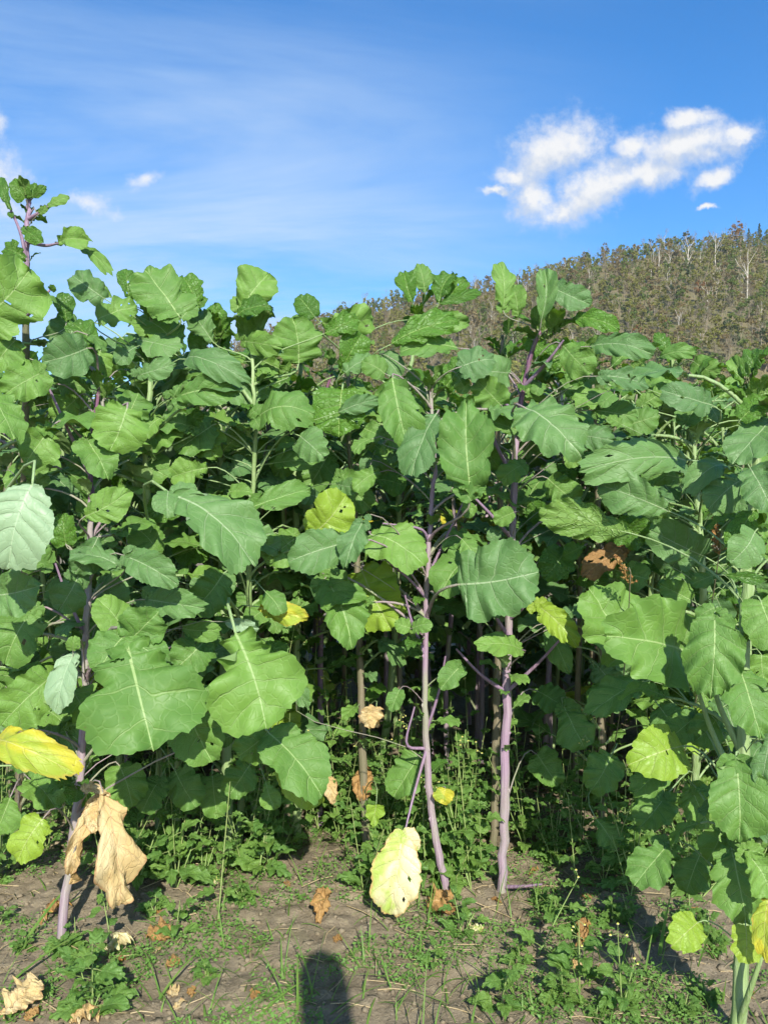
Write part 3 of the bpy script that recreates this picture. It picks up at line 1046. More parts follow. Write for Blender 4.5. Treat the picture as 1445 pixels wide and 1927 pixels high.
def hero_leaf(bx, by, tx, ty, w, Y, mat='green', shape=None, dY=None, roll=None, sag=0.12, P=None, lobes=None, fold=None, wave=None, holes=(), crumple=0.0, curl=0.0, label=None, twist=0.0, back=False, pet=True, teeth=0.03, nt=None):
    LEAF_COUNT[0] += 1
    seed = LEAF_COUNT[0] * 13 + 5
    rg = np.random.default_rng(seed)
    lp = math.hypot(tx - bx, ty - by) / F * Y
    if dY is None:
        dY = -lp * rg.uniform(0.15, 0.5) if ty > by - 10 else lp * rg.uniform(-0.1, 0.3)
    B, T = at(bx, by, Y - dY * 0.4), at(tx, ty, Y + dY * 0.6)
    a = (T - B)
    L = a.length
    c = (cam.location - (B + T) * 0.5).normalized()
    c = (c + Vector((0, 0, 0.25))).normalized()
    roll = rg.uniform(-24, 24) if roll is None else roll
    n = c - c.dot(a.normalized()) * a.normalized()
    n = Matrix.Rotation(math.radians(roll), 3, a.normalized()) @ n
    if back:
        n = -n
    W = w / F * Y / max(0.55, math.cos(math.radians(roll)))
    if shape is None:
        asp = w / max(1.0, math.hypot(tx - bx, ty - by))
        shape = R.choice(['round', 'broad', 'obov', 'kidney', 'lyrate']) if asp > 0.7 else R.choice(['obov', 'ellip', 'long', 'lyrate'])
    if lobes is None:
        lobes = R.choice([0, 0, 2, 2, 3]) if w > 45 and shape != 'round' else 0
    if not holes and rg.random() < .35:
        holes = tuple((rg.uniform(-.35, .35), rg.uniform(.15, .85), rg.uniform(.012, .035)) for _ in range(int(rg.integers(1, 4))))
    fold = rg.uniform(-0.12, 0.30) if fold is None else fold
    wave = rg.uniform(0.05, 0.13) if wave is None else wave
    big = L > 0.12
    mb = MB()
    nt = nt or (68 if L > 0.2 else 48 if big else 26)
    leaf_geo(mb, L, W, shape, seed, nt, 7 if big else 4, fold, wave, sag, 0.020, teeth, lobes, holes, crumple, curl, twist, xf=frame_xf(a, n), ragged=.4 if crumple > .1 else .85)
    if P is None:
        best = None
        for Q in PLANTS:
            cst, i, d = nearest_stem(Q, B)
            if best is None or cst < best[0]:
                best = (cst, Q, i)
        P, i = best[1], best[2]
    else:
        c0, i, d0 = nearest_stem(P, B)
        if d0 > 0.30:
            opts = [(nearest_stem(q_, B), q_) for q_ in PLANTS]
            (c1, i1, d1), Q = min(opts, key=lambda r_: r_[0][2])
            if d1 < 0.75 * d0 and abs(Q.path[i1].x - B.x) < .16:
                P, i = Q, i1
    o = mb.build('leaf', M[mat], P.root, B - P.base)
    if label:
        o['label'] = label
    if pet:
        A = P.path[i]
        pp = petiole_pts(A, B, a)
        m2 = MB()
        r1 = max(0.0018, 0.0085 * min(1.0, W / 0.28))
        r1 = min(r1, P.r0 * 0.6)
        m2.tube([q - B for q in pp] + [a * 0.12 + Vector(n) * (0.02 * L - 0.002)], [r1 * (1.25 if k == 0 else 1.0 - 0.07 * k) for k in range(7)] + [r1 * 0.3], 6)
        m2.build('petiole', M[P.pet], o)
    return o


P0 = make_plant([(30, 1640, 3.2), (40, 1400, 3.05), (46, 900, 2.8), (50, 600, 2.65), (52, 450, 2.62), (56, 372, 2.62)], 0.015, 'stem_brown', 'tallest brassica plant at the left edge, its thin purple top rising into the sky', 'petiole_p',
                [[(55, 462, 2.62), (85, 462, 2.58), (110, 458, 2.55)], [(54, 500, 2.62), (40, 440, 2.60), (20, 392, 2.58)], [(57, 415, 2.62), (75, 400, 2.6), (92, 388, 2.58)], [(50, 600, 2.62), (75, 570, 2.6), (95, 545, 2.6)]], apex=5, apex_s=0.05, top_mat='stem_violet', bud=False)
P1 = make_plant([(112, 1795, 2.65), (150, 1480, 2.7), (162, 1250, 2.72), (170, 1000, 2.74), (172, 860, 2.75), (188, 715, 2.75)], 0.0145, 'stem_purple', 'brassica plant with violet stem foot, big leaves and a withered tan leaf, left foreground', 'petiole_p',
                [[(166, 890, 2.75), (120, 790, 2.68), (75, 690, 2.62)], [(160, 1200, 2.72), (130, 1130, 2.7), (105, 1060, 2.68)], [(176, 880, 2.75), (205, 845, 2.7), (225, 800, 2.66)]], apex=7, apex_s=0.09, top_mat='stem_dark')
P2 = make_plant([(848, 1708, 2.97), (822, 1590, 2.98), (805, 1450, 3.0), (800, 1250, 3.0), (808, 1000, 3.0), (818, 860, 3.0), (808, 735, 3.0)], 0.0140, 'stem_purple', 'brassica plant with slim bare mauve stem curved at its foot, right of centre', 'petiole_p',
                [[(802, 1025, 3.0), (790, 995, 2.95), (720, 985, 2.9)], [(798, 1141, 3.0), (770, 1090, 2.95), (722, 1050, 2.9)], [(812, 1075, 3.0), (835, 1020, 3.0), (882, 925, 2.98)], [(806, 1370, 3.0), (826, 1300, 2.98), (838, 1235, 2.96)], [(797, 1226, 3.0), (775, 1170, 2.97), (762, 1120, 2.95)], [(795, 1420, 3.0), (765, 1400, 2.97), (780, 1330, 2.95)], [(800, 1420, 3.0), (780, 1490, 2.93), (763, 1560, 2.88)]], apex=6, apex_s=0.09, top_mat='stem_purple')
P3 = make_plant([(942, 1692, 3.0), (950, 1480, 3.02), (955, 1220, 3.05), (965, 1000, 3.07), (972, 820, 3.08), (995, 680, 3.1), (1025, 605, 3.1)], 0.0172, 'stem_purple', 'brassica plant with thick straight violet stem and dark magenta upper stem, right of centre', 'petiole_p',
                [[(947, 1318, 3.03), (905, 1270, 2.98), (858, 1221, 2.94)], [(958, 1290, 3.04), (1010, 1250, 2.98), (1052, 1205, 2.92)], [(954, 1200, 3.05), (938, 1170, 3.0), (930, 1150, 2.96)], [(962, 1180, 3.05), (978, 1150, 3.0), (992, 1132, 2.96)],
                 [(962, 1020, 3.07), (920, 965, 3.0), (884, 928, 2.96)], [(968, 790, 3.08), (930, 735, 3.0), (890, 696, 2.95)], [(985, 730, 3.09), (1030, 680, 3.0), (1060, 640, 2.95)], [(960, 905, 3.08), (930, 830, 3.02), (905, 762, 2.98)], [(944, 1660, 3.0), (980, 1668, 2.95), (1020, 1664, 2.93)]], apex=9, apex_s=0.12, top_mat='stem_dark')
P3b = make_plant([(928, 1600, 3.42), (933, 1400, 3.44), (938, 1200, 3.46), (940, 900, 3.48), (935, 720, 3.5), (945, 640, 3.5)], 0.017, 'stem_brown', 'brassica plant with pale brown stem close behind the thick violet stem', 'petiole', apex=5, apex_s=0.12)
P4 = make_plant([(1385, 1945, 2.2), (1400, 1650, 2.24), (1398, 1350, 2.28), (1405, 1050, 2.32), (1425, 850, 2.34), (1412, 720, 2.36)], 0.021, 'stem_green', 'brassica plant with thick pale green stem at the right edge', 'petiole',
                [[(1400, 1640, 2.24), (1440, 1560, 2.2), (1470, 1480, 2.18)], [(1395, 1500, 2.25), (1340, 1380, 2.3), (1300, 1260, 2.3)], [(1388, 1925, 2.2), (1415, 1850, 2.14), (1440, 1780, 2.12)], [(1395, 1420, 2.26), (1350, 1320, 2.3), (1335, 1240, 2.32)]], apex=6, apex_s=0.11)
P5 = make_plant([(562, 1480, 3.55), (556, 1350, 3.55), (560, 1150, 3.55), (556, 900, 3.55), (560, 760, 3.55), (570, 640, 3.55)], 0.019, 'stem_green', 'brassica plant with pale green stem lit between big leaves, left of centre', 'petiole', apex=6, apex_s=0.11)
P6 = make_plant([(602, 1500, 3.7), (602, 1350, 3.7), (606, 1100, 3.68), (610, 900, 3.66), (606, 780, 3.65), (625, 700, 3.65)], 0.014, 'stem_violet', 'brassica plant with thin violet stem beside the pale green stem', 'petiole_p', apex=6, apex_s=0.10, top_mat='stem_dark')
P7 = make_plant([(430, 1590, 3.3), (425, 1300, 3.3), (418, 1000, 3.3), (415, 800, 3.3), (408, 640, 3.3)], 0.020, 'stem_green', 'brassica plant with bright young leaf rosette at its tip, left of centre', 'petiole', apex=8, apex_s=0.13)
P8 = make_plant([(700, 1530, 3.9), (740, 1250, 3.85), (750, 950, 3.8), (770, 720, 3.78), (790, 585, 3.78)], 0.017, 'stem_green', 'brassica plant topped by glossy dark leaves against the hill, centre', 'petiole', apex=3, apex_s=0.10)
P9 = make_plant([(1130, 1600, 3.4), (1130, 1300, 3.4), (1125, 1000, 3.4), (1120, 800, 3.4), (1110, 660, 3.4)], 0.014, 'stem_brown', 'brassica plant in deep shade behind the big leaves, right of the violet stem', 'petiole', apex=6, apex_s=0.12)
P10 = make_plant([(1300, 1600, 3.4), (1310, 1400, 3.3), (1320, 1100, 3.05), (1310, 900, 3.1), (1290, 745, 3.15)], 0.017, 'stem_green', 'brassica plant just left of the thick pale green stem, its crown below the hill', 'petiole', apex=7, apex_s=0.12)
P11 = make_plant([(300, 1560, 3.6), (300, 1400, 3.5), (290, 1100, 3.2), (275, 850, 2.95), (290, 650, 3.0), (285, 580, 3.0)], 0.015, 'stem_green', 'brassica plant behind the biggest leaf, with broad bright leaves against the sky', 'petiole', apex=6, apex_s=0.12)
P12 = make_plant([(480, 1580, 3.5), (475, 1400, 3.45), (470, 1100, 3.2), (480, 800, 3.05), (470, 620, 3.1)], 0.014, 'stem_green', 'brassica plant between pale green stems with one tall leaf in the sky, left of centre', 'petiole', apex=6, apex_s=0.12)
P13 = make_plant([(690, 1600, 3.35), (680, 1300, 3.4), (670, 1000, 3.4), (655, 800, 3.4), (660, 640, 3.4)], 0.016, 'stem_brown', 'brassica plant in the middle of the row with dark shaded leaves', 'petiole', apex=6, apex_s=0.11)
P14 = make_plant([(-90, 1700, 2.9), (-80, 1400, 2.8), (-60, 1000, 2.6), (-45, 700, 2.5), (-40, 560, 2.5)], 0.02, 'stem_green', 'brassica plant mostly beyond the left edge, with a large pale leaf', 'petiole', apex=3, apex_s=0.10)
P15 = make_plant([(1232, 1600, 3.9), (1235, 1200, 3.9), (1240, 900, 3.9), (1265, 670, 3.9)], 0.018, 'stem_green', 'brassica plant with its small tip leaves against the hill, right', 'petiole', apex=5, apex_s=0.12)

H = hero_leaf
# --- tall left plant and the left skyline
H(-45, 610, 58, 505, 140, 2.45, 'green', 'broad', P=P0)
H(22, 396, 2, 334, 26, 2.58, 'young', P=P0, pet=False); H(48, 374, 26, 338, 32, 2.6, 'young', P=P0); H(60, 374, 66, 344, 20, 2.62, 'young', P=P0)
H(64, 372, 88, 350, 18, 2.62, 'young', P=P0); H(90, 390, 132, 371, 24, 2.58, 'green', 'long', P=P0, pet=False); H(75, 402, 92, 388, 12, 2.58, 'green', 'round', P=P0)
H(42, 428, 84, 458, 32, 2.55, 'young', P=P0); H(50, 486, 8, 468, 42, 2.55, 'young', P=P0)
H(108, 460, 174, 455, 46, 2.55, 'green', 'obov', P=P0, pet=False, fold=0.5); H(150, 466, 214, 520, 28, 2.58, 'green', 'long', P=P0, pet=False)
H(20, 398, 24, 410, 12, 2.58, 'young', 'round', P=P0, pet=False); H(96, 546, 104, 538, 16, 2.58, 'young', 'round', P=P0, pet=False)
H(197, 562, 136, 518, 56, 2.9, 'blue'); H(245, 565, 240, 507, 38, 2.95, 'young', 'obov'); H(338, 596, 272, 508, 98, 2.9, 'green', 'broad', sag=0.05, lobes=2)
H(372, 576, 345, 521, 56, 3.05, 'young', 'obov'); H(416, 632, 404, 570, 50, 3.25, 'young', 'ellip'); H(452, 585, 506, 514, 86, 3.05, 'green', 'obov', lobes=2, roll=-10)
H(446, 592, 512, 578, 44, 3.0, 'young', 'ellip'); H(184, 602, 260, 578, 56, 2.8, 'green'); H(126, 606, 120, 550, 42, 2.8, 'young', 'obov')
H(176, 652, 130, 606, 54, 2.7, 'young', 'ellip'); H(165, 655, 78, 682, 78, 2.6, 'blue', 'round', lobes=0); H(336, 650, 250, 596, 76, 3.0, 'green', 'broad')
H(256, 640, 342, 660, 56, 2.95, 'blue'); H(262, 706, 332, 684, 46, 2.8, 'blue', 'ellip'); H(350, 676, 472, 722, 62, 2.85, 'blue', 'long', sag=0.28)
H(330, 748, 450, 738, 66, 2.8, 'green', 'long', sag=0.15); H(240, 768, 206, 850, 106, 2.62, 'green', 'round'); H(238, 790, 262, 740, 74, 2.85, 'green', 'broad')
H(486, 786, 594, 782, 80, 2.95, 'green', 'broad', sag=0.28, dY=-0.05); H(644, 732, 638, 824, 106, 3.1, 'young', 'round', wave=0.08); H(636, 776, 714, 750, 36, 3.05, 'blue', 'ellip')
H(562, 684, 550, 598, 92, 3.2, 'green', 'broad'); H(592, 596, 560, 557, 46, 3.3, 'young', 'round'); H(604, 608, 702, 598, 62, 3.2, 'green', 'obov', sag=0.2)
H(610, 628, 674, 598, 48, 3.1, 'young', 'obov'); H(640, 702, 682, 628, 62, 3.15, 'young', 'obov'); H(648, 702, 702, 670, 40, 3.1, 'blue', 'ellip'); H(458, 642, 534, 655, 46, 3.05)
H(402, 644, 364, 588, 52, 3.1, 'blue', 'obov'); H(82, 700, 6, 744, 70, 2.5); H(-25, 735, 28, 828, 78, 2.35, 'green', 'broad'); H(102, 798, 48, 872, 82, 2.6)
H(515, 872, 606, 866, 44, 3.1); H(420, 848, 458, 812, 40, 3.1); H(278, 832, 354, 798, 66, 2.95); H(684, 806, 722, 824, 40, 3.1); H(540, 700, 470, 660, 56, 3.2); H(300, 680, 220, 640, 60, 3.0, 'young')
H(30, 640, -15, 700, 70, 2.5); H(210, 560, 160, 540, 40, 3.0); H(530, 640, 590, 610, 60, 3.3); H(150, 745, 100, 790, 60, 2.8); H(400, 800, 330, 850, 70, 3.0); H(250, 860, 320, 900, 70, 3.0)
H(430, 700, 480, 770, 60, 3.1, 'blue'); H(560, 830, 520, 900, 60, 3.3); H(690, 850, 740, 900, 60, 3.3); H(620, 850, 570, 930, 70, 3.4)
# --- right skyline
H(776, 570, 760, 512, 44, 3.7, 'young', 'obov', P=P8, fold=0.5); H(800, 550, 788, 496, 40, 3.7, 'green', 'ellip', P=P8); H(826, 572, 852, 514, 48, 3.7, 'young', 'obov', P=P8, fold=0.4); H(836, 570, 876, 524, 38, 3.72, 'young', 'obov', P=P8)
H(826, 572, 906, 549, 24, 3.65, 'young', 'long', P=P8); H(736, 648, 864, 602, 66, 3.1, 'young', 'long', sag=0.15); H(768, 602, 884, 604, 44, 3.4, 'green', 'obov'); H(860, 655, 752, 662, 54, 3.1, 'green', 'long')
H(838, 728, 890, 680, 60, 3.0, 'young', 'round'); H(737, 712, 766, 842, 84, 2.85, 'green', 'long'); H(822, 778, 774, 898, 78, 2.8, 'blue', 'long'); H(886, 932, 878, 752, 112, 2.75, 'green', 'ellip', dY=0.05, fold=0.4)
H(868, 690, 930, 676, 62, 2.9, 'blue'); H(946, 584, 938, 494, 46, 3.15, 'green', 'long', P=P3b, roll=20); H(975, 600, 965, 535, 44, 3.3, 'green', P=P3b); H(1018, 604, 1024, 506, 44, 2.95, 'blue', 'long', P=P3, fold=0.8)
H(1040, 542, 1112, 574, 52, 3.0, 'blue', 'broad', P=P3); H(1078, 600, 1166, 622, 44, 3.0, 'young', 'long', P=P3, sag=0.2); H(1108, 652, 1230, 668, 56, 2.95, 'blue', 'long', P=P3, sag=0.12); H(1128, 708, 1218, 726, 48, 2.9, 'blue', 'long')
H(1058, 648, 1112, 704, 58, 2.95); H(988, 768, 1094, 862, 108, 2.7, 'blue', 'round', sag=0.16, lobes=0); H(1118, 772, 1200, 786, 54, 3.0); H(1070, 812, 1158, 830, 54, 2.9, 'blue')
H(1294, 866, 1086, 888, 92, 2.65, 'blue', 'long', P=P10, sag=0.14); H(1258, 962, 1126, 912, 80, 2.6, 'blue', 'obov', P=P10, sag=0.16); H(1368, 880, 1282, 932, 54, 2.55, 'blue', 'long', sag=0.3, P=P4); H(1294, 902, 1204, 892, 44, 2.8)
H(1188, 1004, 1014, 962, 84, 2.6, 'young', 'long', sag=0.2, back=True); H(1338, 762, 1242, 734, 60, 2.8, 'blue', 'broad', P=P10); H(1290, 798, 1316, 760, 46, 2.9); H(1256, 662, 1231, 626, 30, 3.8, 'young', P=P15); H(1240, 672, 1310, 664, 34, 3.75, 'green', P=P15, sag=0.2)
H(1304, 680, 1354, 702, 42, 3.75, 'green', 'round', P=P15); H(1250, 690, 1200, 720, 40, 3.75, 'green', P=P15); H(1418, 742, 1374, 672, 36, 2.4, 'green', 'long', P=P4, fold=0.6); H(1350, 748, 1392, 716, 42, 2.9); H(1392, 790, 1448, 748, 56, 2.3, 'young', P=P4)
H(1446, 796, 1376, 874, 78, 2.3, 'blue', 'broad', P=P4); H(986, 814, 902, 784, 34, 2.9, 'green', 'ellip', P=P3); H(942, 762, 892, 712, 52, 2.95); H(966, 964, 928, 982, 32, 2.9, 'green', 'round', P=P3, lobes=0); H(880, 944, 877, 976, 28, 2.94, 'green', 'round', P=P2, pet=False)
H(1180, 800, 1240, 780, 50, 3.1); H(1060, 740, 1110, 700, 50, 3.1); H(1210, 760, 1270, 730, 46, 3.2); H(1420, 960, 1380, 1040, 60, 2.3, 'young', P=P4); H(1030, 900, 1090, 950, 60, 3.0); H(1000, 640, 1060, 690, 50, 3.1, 'young'); H(900, 830, 940, 880, 50, 3.1); H(1150, 690, 1210, 650, 46, 3.3, 'green')
# --- left middle
H(62, 910, 18, 1072, 138, 2.15, 'pale', 'ellip', P=P14, fold=0.05, wave=0.02, roll=10, dY=-0.02, lobes=0, label='pale grey green leaf underside'); H(160, 972, 246, 922, 68, 2.6, 'green', 'ellip'); H(325, 932, 480, 1072, 135, 2.45, 'blue', 'long', P=P11, sag=0.12, lobes=2)
H(465, 958, 586, 922, 58, 2.8, 'green', 'long', wave=0.12); H(590, 1004, 652, 930, 88, 3.0, 'lime', 'broad'); H(668, 1018, 542, 1058, 88, 2.75, 'blue', 'obov'); H(682, 984, 650, 1068, 54, 2.7, 'blue', 'ellip')
H(226, 1066, 134, 1048, 48, 2.6, 'blue', 'ellip'); H(236, 1046, 338, 1102, 64, 2.55, 'blue', 'ellip', lobes=2); H(240, 1196, 182, 1126, 74, 2.65, 'green', 'round'); H(276, 1128, 390, 1146, 62, 2.65, 'blue', 'ellip')
H(237, 1204, 290, 1416, 236, 2.35, 'green', 'lyrate', P=P1, lobes=2, sag=0.07, dY=-0.14, roll=0, holes=((.05, .20, .022), (.09, .20, .022), (.13, .20, .018)), fold=0.08, nt=72, label='largest leaf, bright green with a small hole beside the midrib')
H(244, 1205, 300, 1150, 82, 2.42, 'green', 'round', P=P1, lobes=0); H(225, 1210, 165, 1232, 60, 2.4, 'green', 'round', P=P1, lobes=0)
H(444, 1192, 502, 1374, 182, 2.42, 'green', 'lyrate', P=P12, lobes=0, sag=0.10, dY=-0.10, roll=6, nt=64, holes=((-.40, .22, .06),)); H(352, 1326, 402, 1436, 98, 2.55, 'green'); H(505, 1378, 446, 1425, 72, 2.6, 'green', 'round'); H(505, 1378, 606, 1500, 106, 2.55, 'green', 'broad', P=P12, roll=-12, lobes=0)
H(540, 1430, 600, 1516, 70, 2.68, 'lime', 'round', P=P12, lobes=0); H(142, 1226, 110, 1346, 58, 2.4, 'pale', 'ellip', fold=0.1, P=P1, lobes=0); H(98, 1272, 2, 1366, 92, 2.4, 'green', 'broad', P=P0, holes=((-.3, .5, .045),)); H(-12, 1120, 76, 1102, 84, 2.4, 'blue', 'broad', P=P14)
H(60, 1150, 10, 1250, 90, 2.65); H(-10, 1396, 148, 1458, 84, 2.3, 'yellow', 'long', P=P14, sag=0.3, dY=-0.12, wave=0.09, holes=((-.28, .42, .05),), label='large yellow drooping leaf'); H(488, 1142, 580, 1162, 48, 2.8, 'yellow', 'long', wave=0.14, crumple=0.05, label='yellow leaf with a browned tip')
H(500, 1114, 532, 1158, 46, 2.75, 'green', 'ellip', lobes=0); H(612, 1090, 662, 1222, 100, 3.0, 'green', 'ellip'); H(682, 1074, 738, 1188, 108, 3.1, 'lime', 'round'); H(424, 1170, 488, 1184, 28, 2.7, 'pale', 'long', fold=0.4); H(138, 1224, 140, 1196, 28, 2.4, 'green', 'round', P=P1, lobes=0)
H(344, 1182, 418, 1184, 44, 2.75); H(432, 926, 476, 928, 32, 3.0, 'green', 'round'); H(70, 912, 66, 862, 56, 2.75); H(125, 1026, 120, 966, 46, 2.75, 'young'); H(716, 888, 664, 922, 42, 3.0); H(392, 880, 318, 900, 60, 3.0); H(558, 1306, 574, 1278, 26, 2.9, 'green', 'round')
H(180, 1110, 250, 1150, 70, 2.8, 'blue'); H(300, 1040, 250, 990, 60, 2.9); H(90, 1060, 30, 1010, 70, 2.8); H(420, 1080, 360, 1150, 70, 2.9); H(390, 1200, 330, 1260, 80, 2.8); H(560, 1010, 500, 1060, 70, 3.1); H(640, 900, 700, 960, 60, 3.2); H(430, 1010, 530, 1040, 60, 3.1, 'blue'); H(200, 860, 130, 900, 60, 2.9)
# --- right middle
H(862, 1100, 1014, 1076, 142, 2.72, 'blue', 'broad', P=P3, lobes=0, sag=0.10, dY=-0.08, roll=8); H(698, 1006, 800, 1066, 92, 2.88, 'green', 'round', P=P2); H(888, 1046, 828, 1124, 88, 2.9, 'green', 'round', P=P3); H(868, 1014, 902, 1062, 42, 2.85, 'green', 'ellip', P=P3, lobes=0)
H(1326, 1048, 1220, 996, 76, 2.65, 'blue', 'broad', P=P10); H(1185, 1228, 1105, 1104, 130, 2.75, 'green', 'round', P=P10, lobes=0); H(1292, 1226, 1130, 1196, 168, 2.42, 'green', 'round', P=P4, lobes=2, dY=-0.12, roll=-6, sag=0.1, nt=64, holes=((-.2, .55, .02),))
H(1344, 1152, 1336, 1316, 116, 2.2, 'green', 'ellip', P=P4, lobes=2, roll=6, dY=-0.06, nt=60); H(1208, 1284, 1106, 1348, 74, 2.7, 'green', 'ellip', P=P10); H(1282, 1404, 1180, 1440, 96, 2.42, 'lime', 'round', P=P4, lobes=0, sag=0.18); H(1284, 1420, 1190, 1498, 60, 2.55, 'green', 'obov', P=P4)
H(1384, 1428, 1390, 1586, 116, 2.12, 'green', 'ellip', P=P4, lobes=2, roll=-4, dY=-0.05, nt=60); H(1258, 1588, 1192, 1668, 80, 2.35, 'green', 'obov', P=P4, lobes=2, roll=12); H(1312, 1736, 1262, 1782, 64, 2.2, 'lime', 'round', P=P4, lobes=0); H(1375, 1598, 1402, 1738, 108, 2.18, 'green', 'ellip', P=P4)
H(1402, 1742, 1402, 1814, 58, 2.12, 'lime', 'round', P=P4, lobes=0); H(1446, 1690, 1440, 1812, 50, 2.05, 'yellow', 'ellip', P=P4, label='yellow leaf with browned margin'); H(1312, 1346, 1258, 1392, 60, 2.5, 'green', P=P4); H(1346, 1082, 1298, 1100, 34, 2.5, 'green', P=P4); H(978, 1222, 895, 1218, 50, 2.8, 'green', 'round', P=P3, lobes=2)
H(866, 1254, 828, 1298, 44, 2.92, 'green', 'round', P=P2, lobes=2); H(772, 1182, 742, 1172, 32, 2.88, 'green', 'round', P=P2, lobes=0); H(776, 1182, 814, 1174, 34, 2.86, 'green', 'round', P=P2, lobes=0); H(752, 1298, 736, 1340, 34, 2.9, 'green', 'round', P=P2, lobes=0); H(1008, 1138, 1086, 1218, 56, 2.85, 'lime', 'ellip', P=P3)
H(1172, 1034, 1096, 1088, 52, 3.0, 'rust', 'broad', crumple=0.12, holes=((.1, .5, .06), (-.2, .4, .07), (.25, .7, .05)), P=P9, label='withered brown leaf full of holes'); H(1364, 1082, 1438, 1092, 26, 2.2, 'young', 'long', P=P4); H(1448, 1390, 1432, 1480, 50, 2.1, 'blue', P=P4); H(1432, 1010, 1366, 1062, 52, 2.25, 'young', P=P4)
H(1240, 1330, 1290, 1390, 70, 2.7, 'green', P=P10); H(1060, 1040, 1020, 1090, 60, 3.0, 'young'); H(1150, 1070, 1220, 1090, 60, 3.0); H(1300, 1130, 1240, 1100, 50, 2.8); H(1360, 1330, 1300, 1400, 70, 2.5, 'green', P=P10); H(1030, 1180, 1070, 1270, 50, 3.0, 'green'); H(940, 1010, 1000, 1040, 50, 3.2, 'green'); H(1400, 900, 1330, 960, 70, 2.5, 'blue', P=P4); H(1430, 1130, 1460, 1230, 80, 2.2, 'green', P=P4)
# --- leaves in front of the stem at the right edge
H(1392, 1262, 1430, 1392, 96, 2.16, 'green', 'ellip', P=P4); H(1420, 1000, 1372, 1060, 66, 2.2, 'blue', 'broad', P=P4); H(1410, 880, 1452, 960, 74, 2.2, 'blue', 'broad', P=P4); H(1380, 1230, 1310, 1300, 40, 2.3, 'green', P=P4); H(1400, 1600, 1450, 1690, 80, 2.1, 'green', P=P4); H(1360, 1540, 1330, 1620, 60, 2.3, 'green', P=P4)
H(130, 1290, 165, 1372, 74, 2.6, 'green', P=P1); H(185, 1010, 140, 1080, 60, 2.62, 'blue', P=P1); H(165, 830, 205, 905, 66, 2.62, 'green', P=P1); H(150, 1080, 110, 1150, 70, 2.62, 'blue', P=P1)
# --- lower leaves in the shade
for (bx, by, tx, ty, w_, Y_, P_) in [(300, 1470, 268, 1530, 60, 2.85, P11), (330, 1450, 370, 1520, 64, 2.9, P11), (225, 1440, 250, 1520, 70, 2.8, P1), (60, 1470, 110, 1530, 66, 2.8, P0), (20, 1500, -10, 1570, 70, 2.7, P0), (470, 1440, 430, 1500, 60, 2.9, P12), (500, 1470, 518, 1524, 44, 2.9, P12), (400, 1460, 410, 1540, 60, 3.0, P7),
                               (120, 1500, 90, 1450, 60, 3.0, P0), (1060, 1330, 1100, 1410, 80, 3.1, P9), (1010, 1300, 1060, 1330, 60, 3.2, P9), (1150, 1420, 1110, 1490, 70, 3.0, P9), (1250, 1500, 1200, 1560, 66, 2.7, P10), (1120, 1540, 1160, 1600, 56, 3.0, P9), (1300, 1480, 1340, 1560, 70, 2.5, P10), (1320, 1600, 1290, 1680, 70, 2.5, P10), (1010, 1420, 1050, 1480, 56, 3.2, P9),
                               (290, 1300, 330, 1380, 90, 2.8, P11), (130, 1380, 190, 1430, 70, 2.8, P1), (420, 1300, 380, 1370, 80, 2.9, P7), (60, 1320, 120, 1360, 70, 2.8, P0)]:
    H(bx, by, tx, ty, w_, Y_, 'green', P=P_)
# --- smaller leaves between the big ones
_rf = np.random.default_rng(404)
_sk = [(-200, 560), (60, 560), (220, 560), (330, 585), (420, 640), (500, 600), (570, 590), (700, 620), (760, 640), (900, 640), (1000, 640), (1120, 660), (1200, 680), (1300, 690), (1445, 720), (1700, 720)]
_n = 0
while _n < 240:
    bx, by = _rf.uniform(-10, 1455), _rf.uniform(570, 1400)
    if by > 1130 and 540 < bx < 1080 or by < np.interp(bx, [q[0] for q in _sk], [q[1] for q in _sk]) + 45:
        continue
    _n += 1
    an = _rf.uniform(-.6, math.pi + .6)
    Ln = _rf.uniform(24, 72)
    H(bx, by, bx + math.cos(an) * Ln, by + math.sin(an) * Ln * .8, Ln * _rf.uniform(.6, .95), _rf.uniform(2.85, 3.35), ['green', 'blue', 'green', 'blue', 'young'][_rf.integers(5)], nt=34)
# --- yellowed and dried leaves still hanging
H(82, 1540, 34, 1622, 66, 2.45, 'lime', 'broad', P=P0, holes=((-.3, .45, .03),), lobes=0); H(757, 1570, 734, 1722, 98, 2.78, 'cream', 'ellip', P=P2, lobes=2, roll=0, wave=0.03, fold=0.05, dY=-0.05, pet=False, nt=64, holes=((-.25, .5, .02), (-.2, .75, .025)), label='cream and lime withered leaf hanging from the mauve stem')
H(184, 1492, 140, 1662, 52, 2.5, 'dry', 'narrow', P=P1, crumple=0.16, wave=0.16, lobes=0, teeth=0.02, curl=1.9, nt=72, dY=-.02, roll=25, fold=.3, holes=((-.2, .25, .05), (.1, .6, .03)), label='withered tan leaf half hanging in folds')
H(194, 1490, 224, 1706, 70, 2.46, 'dry', 'long', P=P1, crumple=0.13, wave=0.17, lobes=0, teeth=0.02, curl=-2.2, nt=72, dY=-.03, roll=-18, fold=.35, label='withered tan leaf half hanging in folds')
H(188, 1500, 182, 1570, 44, 2.47, 'dry', 'ellip', P=P1, crumple=0.25, wave=.15, lobes=0, curl=1.5, pet=False); H(155, 1480, 210, 1500, 26, 2.5, 'dry', 'ovate', P=P1, crumple=0.3, lobes=0); H(838, 1484, 834, 1514, 40, 2.95, 'yellow', 'round', P=P2, lobes=0); H(708, 1514, 702, 1558, 42, 2.95, 'lime', 'ovate', P=P13, lobes=0); H(612, 1460, 630, 1518, 34, 3.4, 'dry', 'ovate', P=P6, crumple=0.2); H(690, 1440, 682, 1508, 40, 3.4, 'rust', 'ellip', P=P13, crumple=0.25)
